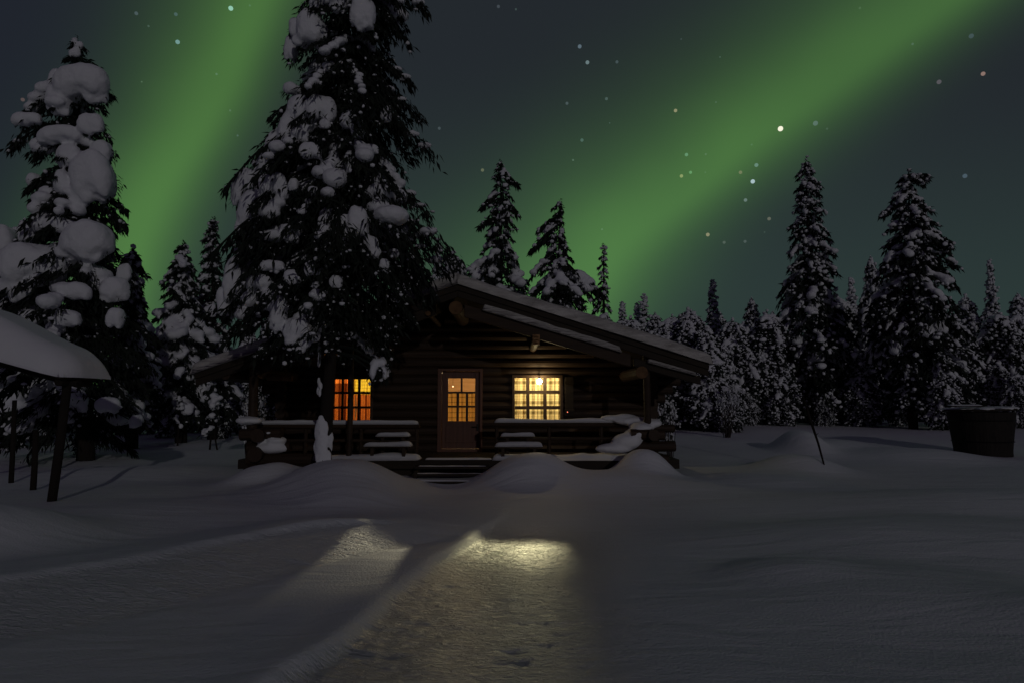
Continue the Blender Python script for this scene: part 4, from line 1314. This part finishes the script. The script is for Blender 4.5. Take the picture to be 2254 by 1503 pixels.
# ------------------------------------------------------------------ the forest behind: a few grown kinds, copied
def unit(kind, seed):
    if kind == 'spire':
        prof = [(0, .5, .5), (1, .95, .95), (2.5, .85, .85), (4.5, .6, .6), (6.5, .38, .38), (8, .2, .22), (8.8, .1, .1), (9.2, .03, .03)]
        return Spruce(prof, [(0, 0), (9.2, 0.1)], 9.2, 0.5, seed, 120, 0.75, 40, (0.16, 0.36), 0.075, 1.0, 1800, 0.13, 0.6, 1.0, (0.035, 0.1), 0.2).make()
    if kind == 'broad':
        prof = [(0, .9, .9), (1, 1.5, 1.5), (2.5, 1.4, 1.4), (4, 1.1, 1.1), (5.5, .75, .75), (6.6, .4, .4), (7.1, .08, .08)]
        return Spruce(prof, [(0, 0), (7.1, -0.1)], 7.1, 0.3, seed, 150, 0.75, 42, (0.18, 0.40), 0.075, 1.0, 2600, 0.14, 0.65, 1.0, (0.03, 0.1), 0.22).make()
    # round topped, rimed all over: a bent birch or young pine loaded with frost
    prof = [(0, .7, .7), (0.8, 1.2, 1.2), (2, 1.35, 1.3), (3.2, 1.25, 1.1), (4.2, .95, .8), (4.8, .6, .5), (5.1, .25, .2)]
    return Spruce(prof, [(0, 0), (3, 0.15), (5.1, -0.1)], 5.1, 0.2, seed, 140, 0.5, 45, (0.14, 0.34), 0.065, 1.0, 3200, 0.10, 0.9, 1.0, (0.022, 0.075), 0.3).make()


HT = {'spire': 9.2, 'broad': 7.1, 'round': 5.1}
KINDS = {k: [unit(k, 100 + 7 * i + j) for j in range(2)] for i, k in enumerate(HT)}
RF = random.Random(77)


def far(px, top_py, Y, kind, label, sx=1.0, group=None):
    x = at(px, 900, Y).x; g = G(x, Y) - 0.1
    h = at(px, top_py, Y).z - g
    sc = h / HT[kind]
    nm = {'spire': 'spruce', 'broad': 'spruce', 'round': 'frosted_birch'}[kind]
    put_tree(RF.choice(KINDS[kind]), (x, Y, g), label, nm, group, sc, RF.uniform(0, 6.28), sx)


far(1578, 617, 34, 'spire', 'narrow spruce spire nearest the right end of the roof', 1.15)
far(1520, 683, 31, 'round', 'round frosted tree just past the right end of the roof')
far(1660, 660, 30, 'broad', 'broad blunt spruce left of the tall pointed spruce', 0.8)
far(1885, 613, 40, 'spire', 'small distant spruce tip between the two tall spruces on the right', 1.1)
far(1935, 570, 30, 'broad', 'spruce with a frosted shoulder, left behind the crooked topped spruce', 0.62)
far(2195, 575, 32, 'spire', 'narrow spruce at the far right edge', 0.85)
far(2140, 652, 33, 'broad', 'broad frosted spruce behind the wooden tub', 0.9)
far(2245, 690, 29, 'round', 'round frosted tree cut by the right edge')
far(1372, 665, 38, 'spire', 'leftmost of three small spruce tips above the roof slope', 1.35)
far(1404, 668, 42, 'spire', 'middle of three small spruce tips above the roof slope', 1.35)
far(1425, 648, 40, 'spire', 'tallest and rightmost of three small spruce tips above the roof slope', 1.35)
far(1850, 655, 31, 'round', 'round frosted tree hugging the right side of the tall pointed spruce')
far(1605, 850, 23.5, 'round', 'low snow bowed sapling in front of the right forest', 1.2)
far(1720, 800, 26.5, 'round', 'frosted bush at the left foot of the tall pointed spruce', 1.1)
far(1900, 780, 27, 'round', 'frosted bush between the two tall right spruces', 1.1)
far(2080, 760, 24, 'broad', 'bushy young spruce directly behind the tub lid', 0.9)
far(1392, 700, 34, 'round', 'round frosted tree top peeping over the roof slope under the three small spruce tips')
far(1448, 692, 36, 'broad', 'small blunt spruce top peeping over the roof slope right of the three small spruce tips', 1.1)
GR = 'rimed trees filling the forest edge'
LB = 'rime covered tree in the dim crowded forest edge'
for px, tp, Y, k in ((1465, 735, 33, 'round'), (1490, 790, 29, 'round'), (1545, 740, 36, 'broad'), (1560, 810, 30, 'round'), (1625, 740, 37, 'broad'), (1640, 800, 29, 'round'), (1700, 720, 36, 'broad'), (1690, 830, 31, 'round'),
                     (1760, 780, 33, 'round'), (1830, 760, 34, 'broad'), (1845, 830, 28.5, 'round'), (1880, 720, 38, 'broad'), (1960, 740, 36, 'broad'), (1975, 830, 27, 'round'), (2050, 720, 36, 'broad'), (2095, 700, 38, 'broad'),
                     (2170, 720, 37, 'broad'), (2150, 790, 28, 'round'), (2215, 760, 31, 'round'), (2260, 650, 36, 'broad'), (2300, 740, 30, 'round'), (1440, 800, 30, 'round'), (2010, 800, 33, 'round'), (1920, 850, 29, 'round'), (1510, 850, 27.5, 'round'), (1770, 860, 30, 'round'), (1450, 725, 40, 'broad'), (1500, 705, 42, 'broad'), (1535, 715, 40, 'round'), (1590, 690, 43, 'broad'), (1612, 720, 39, 'round'), (1645, 705, 44, 'broad'), (1672, 735, 39, 'round'), (1705, 690, 45, 'broad'),
                     (1740, 740, 40, 'broad'), (1800, 720, 44, 'broad'), (1862, 690, 46, 'broad'), (1905, 680, 44, 'broad'), (1990, 720, 41, 'broad'), (2030, 690, 45, 'broad'), (2075, 730, 40, 'round'), (2120, 690, 44, 'broad'), (2185, 680, 43, 'broad'), (2230, 700, 42, 'broad'),
                     (1448, 738, 25, 'round'), (1485, 700, 27, 'round'), (1532, 688, 26, 'round'), (1562, 720, 24.5, 'broad'), (1622, 705, 27, 'round'), (1690, 690, 27, 'round'), (1600, 760, 25, 'broad'), (2110, 700, 27, 'round'), (2215, 690, 27, 'round'), (1475, 830, 26, 'round'), (1535, 860, 27, 'round'), (1575, 840, 28, 'round'), (1650, 860, 26.5, 'round'), (1815, 850, 27, 'round'), (2110, 820, 25.5, 'round'), (2200, 800, 26, 'round'), (2240, 820, 25, 'round')):
    far(px, tp, Y, k, LB, 1.0, GR)
GL = 'dim trees behind the clearing left of the cabin'
LL = 'snowy tree in the dim wood behind the clearing left of the cabin'
for px, tp, Y, k in ((330, 740, 27, 'broad'), (375, 800, 25, 'round'), (440, 780, 28, 'broad'), (500, 760, 27, 'broad'), (545, 720, 30, 'broad'), (575, 800, 26, 'round'), (260, 780, 26, 'broad'), (480, 850, 24.5, 'round'), (610, 640, 32, 'spire'),
                     (150, 700, 28, 'broad'), (60, 760, 26, 'broad'), (-30, 640, 26, 'broad'), (20, 820, 23, 'round'), (100, 830, 24, 'round')):
    far(px, tp, Y, k, LL, 1.0, GL)
far(20, 490, 21, 'broad', 'snow loaded spruce cut by the left edge behind the big pillowed spruce', 0.8)
for px, tp, Y, k in ((640, 560, 36, 'broad'), (900, 560, 34, 'broad'), (960, 540, 38, 'spire'), (1000, 560, 30, 'broad')):
    far(px, tp, Y, k, 'snowy tree hidden mostly behind the tallest spruce and the cabin roof', 1.0, 'trees behind the cabin ridge')

# ------------------------------------------------------------------ saplings and stray stems
def sapling(px, py0, py1, Y, seed, label, lean=0.1, blobs=9, w=26, fork=False):
    rg = random.Random(seed); nr = np.random.default_rng(seed)
    b = at(px, py1, Y); base = Vector((b.x, Y, G(b.x, Y) - 0.05)); h = at(px, py0, Y).z - base.z
    e = empty('sapling', base, label, 'tree')
    m = MB(); m.tube([base + Vector((0, 0, 0)), base + Vector((lean * 0.3, 0, h * 0.5)), base + Vector((lean, 0, h * 0.97))], [0.03, 0.022, 0.008], 7)
    if fork:
        m.tube([base + Vector((0.22, 0, 0.0)), base + Vector((0.12, 0, h * 0.3)), base + Vector((lean * 0.3, 0, h * 0.5))], [0.025, 0.02, 0.015], 7)
    m.build('trunk', M_BARK, e)
    c = MB(); s = MB(); k = Y / F
    for i in range(blobs * 5):
        t = rg.uniform(0.35, 1.0); an = rg.uniform(0, 6.28); r = w * k * 0.5 * (1.1 - 0.8 * t) * rg.uniform(0.5, 1.3) + 0.03
        a = base + Vector((lean * t, 0, h * t)); q = a + Vector((r * math.cos(an), r * math.sin(an), -0.6 * r))
        c.tube([a, a.lerp(q, 0.6) + Vector((0, 0, 0.05 * r)), q], [0.006, 0.005, 0.002], 4, cap=False)
        for _ in range(6):
            d = Vector((rg.gauss(0, 1), rg.gauss(0, 1), rg.gauss(-0.8, 0.6))).normalized() * rg.uniform(0.05, 0.14); sd = d.cross(Vector((rg.gauss(0, 1), rg.gauss(0, 1), rg.gauss(0, 1)))).normalized() * 0.02
            p = a.lerp(q, rg.uniform(0.3, 1)); c.add([p, p + d * 0.5 + sd, p + d, p + d * 0.5 - sd], [(0, 1, 2, 3)])
        if i % 2 == 0:
            p = a.lerp(q, rg.uniform(0.5, 1)); rr = rg.uniform(0.04, 0.11)
            s.blob(p + Vector((0, 0, rr * 0.3)), (rr, rr, rr * rg.uniform(0.7, 1.3)), 2)
    c.build('crown', M_NEEDLE, e)
    o = link('snow', baked(s, 0.03, 2, 0.03, 0.12), M_TREESNOW, e, smooth=True)
    return e


sapling(462, 868, 980, 19.5, 41, 'small snow bowed sapling with forked foot, left of the porch', 0.12, 10, 50, True)
sapling(391, 870, 970, 21, 42, 'bare thin sapling standing in the clearing left of the porch', 0.03, 4, 24)


def shrub(px, py0, py1, Y, w, seed, label, n=26):
    rg = random.Random(seed)
    b = at(px, py1, Y); base = Vector((b.x, Y, min(b.z, G(b.x, Y) + 0.4))); base.z = G(b.x, Y) - 0.03
    h = at(px, py0, Y).z - base.z; k = Y / F
    e = empty('frosted_shrub', base, label, 'shrub')
    t = MB(); f = MB()
    for i in range(n):
        an = rg.uniform(0, 6.28); r = w * k * 0.5 * rg.uniform(0.3, 1.0); hh = h * rg.uniform(0.65, 1.0)
        p = [base + Vector((r * 0.15 * math.cos(an), r * 0.15 * math.sin(an), 0)), base + Vector((r * 0.55 * math.cos(an), r * 0.5 * math.sin(an), hh * 0.7)), base + Vector((r * 0.85 * math.cos(an), r * 0.8 * math.sin(an), hh)),
             base + Vector((r * math.cos(an), r * math.sin(an), hh * 0.86))]
        t.tube(p, [0.010, 0.007, 0.005, 0.003], 5, cap=False)
        for _ in range(9):
            s = rg.uniform(0.5, 2.95); i0 = int(s); q = p[i0].lerp(p[i0 + 1], s - i0)
            rr = rg.uniform(0.010, 0.03)
            f.blob(q + Vector((rg.gauss(0, .02), rg.gauss(0, .02), rr * 0.4)), (rr * rg.uniform(.7, 1.4), rr * rg.uniform(.7, 1.4), rr * rg.uniform(0.8, 2.2)), 1)
    t.build('stem', M_TWIG, e)
    fo = f.build('frost', M_FROST, e, smooth=True); fo['kind'] = 'stuff'


shrub(548, 855, 985, 14.4, 62, 51, 'rime white shrub at the left corner of the porch')
shrub(1475, 880, 960, 15.2, 60, 52, 'rime white shrub at the right corner of the porch', 22)
shrub(1600, 850, 935, 21.5, 90, 53, 'brightest rime shrub below the narrow spruce spire', 34)

# leaning pole stuck in the drift
a = at(1768, 872, 14.6); b = at(1818, 1036, 13.4); b.z = G(b.x, b.y) - 0.1
m = MB(); m.tube([b, b.lerp(a, 0.35) + Vector((0.02, 0, 0)), b.lerp(a, 0.7), a], [0.016, 0.022, 0.028, 0.016], 8, wob=0.1, rng=random.Random(3))
for t_, sd in ((0.45, 1), (0.62, -1), (0.8, 1)):
    q = b.lerp(a, t_); m.tube([q, q + Vector((0.06 * sd, -0.02, 0.07))], [0.010, 0.004], 5)
pole = m.build('leaning_pole', M_BARK, None, smooth=True)
tag(pole, 'thin crooked pole leaning out of the snow on the right', 'pole')

# ------------------------------------------------------------------ wooden hot tub
TY = 17.3
p = at(2163, 985, TY); tg = G(p.x, TY); tz = at(2163, 906, TY).z; zb = at(2163, 988, TY).z
R1 = (2226 - 2098) / 2 * TY / F; R0 = R1 * 0.845
tub = empty('hot_tub', (p.x, TY, zb), 'dark wooden hot tub with a tilted snowy lid at the right', 'tub')
sh_ = MB(); n = 40; V = []; Fc = []
for k in range(n):
    an = 2 * math.pi * k / n
    for rr, z in ((R0, zb - 0.3), (R0, zb), (R1, tz), (R1 - 0.06, tz), (R0 - 0.05, zb + 0.1)):
        q = rr * (1.006 if k % 2 else 1.0)
        V.append((p.x + q * math.cos(an), TY + q * math.sin(an), z))
for k in range(n):
    for j in range(4):
        Fc.append((k * 5 + j, ((k + 1) % n) * 5 + j, ((k + 1) % n) * 5 + j + 1, k * 5 + j + 1))
Fc.append(tuple(k * 5 + 4 for k in range(n)))
sh_.add(V, Fc); sh_.build('shell', M_STAVE, tub)
for zz in (0.22, 0.78):
    m = MB(); z = zb + (tz - zb) * zz; r = R0 + (R1 - R0) * zz + 0.012
    m.tube([(p.x + r * math.cos(2 * math.pi * k / 36), TY + r * math.sin(2 * math.pi * k / 36), z) for k in range(37)], 0.012, 6, cap=False)
    m.build('hoop', M_METAL, tub)
lid = MB(); n = 40
V = []
for dz in (0.0, 0.045):
    for k in range(n):
        an = 2 * math.pi * k / n; x = (R1 + 0.05) * math.cos(an) - 0.03; V.append((p.x + x, TY + (R1 + 0.05) * math.sin(an), tz + 0.035 + dz + 0.028 * x))
lid.add(V, [tuple(range(n - 1, -1, -1)), tuple(range(n, 2 * n))] + [(k, (k + 1) % n, n + (k + 1) % n, n + k) for k in range(n)])
lido = lid.build('lid', M_DARK, tub)
m = MB(); rg = np.random.default_rng(5)
for k in range(26):
    an = rg.uniform(0, 6.28); r = (R1 - 0.08) * math.sqrt(rg.random()); x = r * math.cos(an)
    m.blob((p.x + x, TY + r * math.sin(an), tz + 0.085 + 0.028 * x), (0.22, 0.22, 0.045), 2)
o = link('snow', baked(m, 0.03, 3, 0.02, 0.2), M_SNOW, tub, smooth=True); o.parent = lido
a = at(2080, 905, TY - 0.1); b = at(2152, 900, TY - 0.1)
m = MB(); m.box(a.x, b.x, TY - R1 * 0.5, TY - R1 * 0.5 + 0.25, tz + 0.13, tz + 0.16); bo = m.build('board', M_DARK, tub, bevel=0.004)
s = ledge_snow(a.x + 0.01, tz + 0.16, b.x - 0.01, tz + 0.16, TY - R1 * 0.5, TY - R1 * 0.5 + 0.24, 0.04, 66, parent=tub); s.parent = bo

# ------------------------------------------------------------------ open shelter at the left edge
SY = 9.7
pr = at(112, 1103, SY)
shel = empty('shelter', (pr.x, SY, G(pr.x, SY)), 'open pole shelter under a thick rounded snow roof at the left edge', 'shelter')
eb = at(132, 822, SY - 0.3); x_e = eb.x
sl = 0.27


def sh_z(x):
    return eb.z + 0.02 + (x_e - x) * sl


m = MB(); m.prism([(x_e, sh_z(x_e)), (x_e - 3.2, sh_z(x_e - 3.2)), (x_e - 3.2, sh_z(x_e - 3.2) - 0.09), (x_e, sh_z(x_e) - 0.09)], SY - 0.3, SY + 0.5)
sroof = m.build('roof', M_DARK, shel)


def shelter_snow():
    n, mm = 80, 60
    s = np.linspace(0, 1, n) ** 1.3; t = np.linspace(0, 1, mm) ** 1.4
    X, Y = np.meshgrid(x_e + 0.16 - 3.5 * s, SY - 0.42 + 1.05 * t, indexing='ij')
    # rounded corner in plan
    Rc = 0.42; dx = x_e + 0.16 - X; dy = Y - (SY - 0.42)
    h_ = np.hypot(Rc - dx, Rc - dy); cor = (dx < Rc) & (dy < Rc); out_ = cor & (h_ > Rc)
    k_ = np.where(out_, Rc / np.maximum(h_, 1e-6), 1.0)
    dx = np.where(out_, Rc - (Rc - dx) * k_, dx); dy = np.where(out_, Rc - (Rc - dy) * k_, dy)
    X = x_e + 0.16 - dx; Y = SY - 0.42 + dy
    dist = np.where(cor, np.maximum(Rc - np.hypot(Rc - dx, Rc - dy), 0), np.minimum(dx, dy))
    base = sh_z(np.minimum(X, x_e))
    th = 0.31 + 0.25 * sstep(x_e - X, 0.0, 1.4) + vnoise(X, Y, 0.9, 3) * 0.05
    rnd = lambda d, w: np.sqrt(np.clip(1 - (1 - np.clip(d / w, 0, 1)) ** 2, 0, 1))
    e = rnd(dist, 0.34) * rnd(SY + 0.65 - Y, 0.2)
    top = np.stack([X, Y, base + 0.004 - 0.07 * (1 - e) + th * e], -1).reshape(-1, 3)
    low = np.stack([X, Y, base + 0.004 - 0.07 * (1 - e)], -1).reshape(-1, 3)
    idx = np.arange(n * mm).reshape(n, mm); k = n * mm
    fc = [tuple(r) for r in np.stack([idx[:-1, :-1], idx[:-1, 1:], idx[1:, 1:], idx[1:, :-1]], -1).reshape(-1, 4)]
    fc += [tuple(q + k for q in f)[::-1] for f in fc]
    for edge in (idx[:, 0], idx[:, -1], idx[0, :], idx[-1, :]):
        fc += [(int(a), int(b), int(b) + k, int(a) + k) for a, b in zip(edge[:-1], edge[1:])]
    mb = MB(); mb.add(np.concatenate([top, low]), fc)
    o = mb.build('snow', M_SNOW, shel, smooth=True); o.parent = sroof


shelter_snow()


def pole_at(x, y, r, lean=0.0, top=None):
    m = MB(); z0 = G(x, y) - 0.15; z1 = top if top else sh_z(x + lean) - 0.06
    m.tube([(x, y, z0), (x + lean * 0.5 + 0.01, y, (z0 + z1) / 2), (x + lean, y, z1)], [r * 1.05, r, r * 0.95], 10, wob=0.05, rng=random.Random(int(abs(x * 100))))
    m.build('post', M_BARK, shel, smooth=True)


pole_at(pr.x, SY, 0.062, 0.14)
pole_at(pr.x - 2.6, SY, 0.06, 0.05)
# cross beam and back boards under the shelter roof
m = MB(); m.tube([(pr.x + 0.3, SY, sh_z(pr.x + 0.3) - 0.13), (pr.x - 2.6, SY, sh_z(pr.x - 2.6) - 0.13)], 0.06, 10); m.build('beam', M_BARK, shel)
m = MB(); m.tube([(pr.x + 0.14, SY - 0.2, sh_z(pr.x + 0.14) - 0.15), (pr.x + 0.14, SY + 0.48, sh_z(pr.x + 0.14) - 0.15)], 0.06, 10); m.build('beam', M_BARK, shel)
fix_inverse()

for px, py0, py1, Y, r, lb in ((75, 945, 1040, 11.6, 0.05, 'stout dark stake in the snow behind the shelter post'), (28, 880, 1012, 12.6, 0.045, 'thin dark stake nearest the left edge behind the shelter')):
    b = at(px, py1, Y); t = at(px + 4, py0, Y); b.z = G(b.x, Y) - 0.2
    m = MB(); m.tube([b, b.lerp(t, 0.5) + Vector((0.01, 0, 0)), t], [r, r * 0.95, r * 0.85], 9, wob=0.06, rng=random.Random(px))
    tag(m.build('wooden_stake', M_BARK, None, smooth=True), lb, 'stake')

# ------------------------------------------------------------------ stars
STARS = [(508, 19, 5.5, (0.33, 0.62, 0.55)), (391, 93, 5, (0.18, 0.33, 0.36)), (387, 32, 4, (0.05, 0.08, 0.11)), (50, 220, 4, (0.10, 0.06, 0.05)), (1276, 103, 5, (0.12, 0.17, 0.21)), (1293, 138, 5, (0.17, 0.24, 0.25)),
         (1487, 244, 4.5, (0.33, 0.27, 0.16)), (1718, 284, 6.5, (1.3, 1.15, 1.0)), (1795, 272, 6, (0.08, 0.10, 0.13)), (1511, 341, 4.5, (0.10, 0.22, 0.15)), (1500, 388, 4.5, (0.28, 0.27, 0.12)), (1520, 380, 4, (0.10, 0.24, 0.12)),
         (1657, 400, 5.5, (0.50, 0.62, 0.72)), (1630, 380, 4.5, (0.16, 0.11, 0.08)), (1665, 364, 5, (0.12, 0.19, 0.20)), (1641, 441, 4.5, (0.14, 0.18, 0.19)), (1693, 482, 4.5, (0.13, 0.12, 0.09)), (1558, 517, 5, (0.30, 0.25, 0.15)),
         (2164, 163, 4.5, (0.34, 0.21, 0.17)), (2067, 181, 5, (0.10, 0.08, 0.10)), (2124, 388, 5, (0.06, 0.09, 0.12)), (2138, 80, 5, (0.04, 0.055, 0.08)), (1062, 375, 4.5, (0.13, 0.13, 0.07)), (1281, 309, 4.5, (0.06, 0.11, 0.10)),
         (1248, 228, 4, (0.06, 0.08, 0.09)), (1335, 218, 4, (0.06, 0.09, 0.09)), (1594, 534, 4, (0.07, 0.08, 0.07)), (1358, 137, 4, (0.05, 0.07, 0.08)), (967, 283, 4, (0.05, 0.065, 0.07)), (1640, 532, 4, (0.06, 0.07, 0.07)), (1097, 15, 4, (0.05, 0.06, 0.07)), (300, 30, 4, (0.06, 0.08, 0.10))]


def starlight(c):
    m = bpy.data.materials.new('starlight'); m.use_nodes = True
    nt = m.node_tree; N = nt.nodes; L = nt.links; N.clear()
    e = N.new('ShaderNodeEmission'); e.inputs[0].default_value = (*c, 1); e.inputs[1].default_value = 0.34
    t = N.new('ShaderNodeBsdfTransparent'); a = N.new('ShaderNodeAddShader'); o = N.new('ShaderNodeOutputMaterial')
    L.new(e.outputs[0], a.inputs[0]); L.new(t.outputs[0], a.inputs[1]); L.new(a.outputs[0], o.inputs[0])
    return m


RS = random.Random(12)
while len(STARS) < 52:
    px, py = RS.uniform(10, 2245), RS.uniform(8, 560)
    if 560 < px < 960 or (px < 300 and py > 60) or (py > 340 and px > 1700) or (py > 330 and px < 1260): continue
    b_ = RS.uniform(0.03, 0.075)
    STARS.append((px, py, RS.uniform(1.8, 2.8), (b_, b_ * RS.uniform(1.2, 1.7), b_ * RS.uniform(1.0, 1.6))))
NAMED = {0: 'pale green star at the top of the left green band, left of the tallest spruce', 7: 'brightest star, white, below the right green band', 12: 'second brightest star, bluish white, under the brightest star',
         1: 'bluish star just left of the left green band', 6: 'orange star inside the wide green band, left of the brightest star', 17: 'yellowish star low under the green band, nearest the forest', 18: 'orange star in the upper right corner of the sky'}
for i, (px, py, r, c) in enumerate(STARS):
    Y = 1500.0; q = at(px, py, Y); rad = r * 0.78 * (q - Vector((0, 0, H0))).length / F
    m = MB(); m.blob((0, 0, 0), (rad, rad, rad), 2)
    o = m.build('star', starlight(c), None, smooth=True); o.location = q
    tag(o, NAMED.get(i, 'faint small star in the dark green night sky'), 'star', 'stars in the night sky')
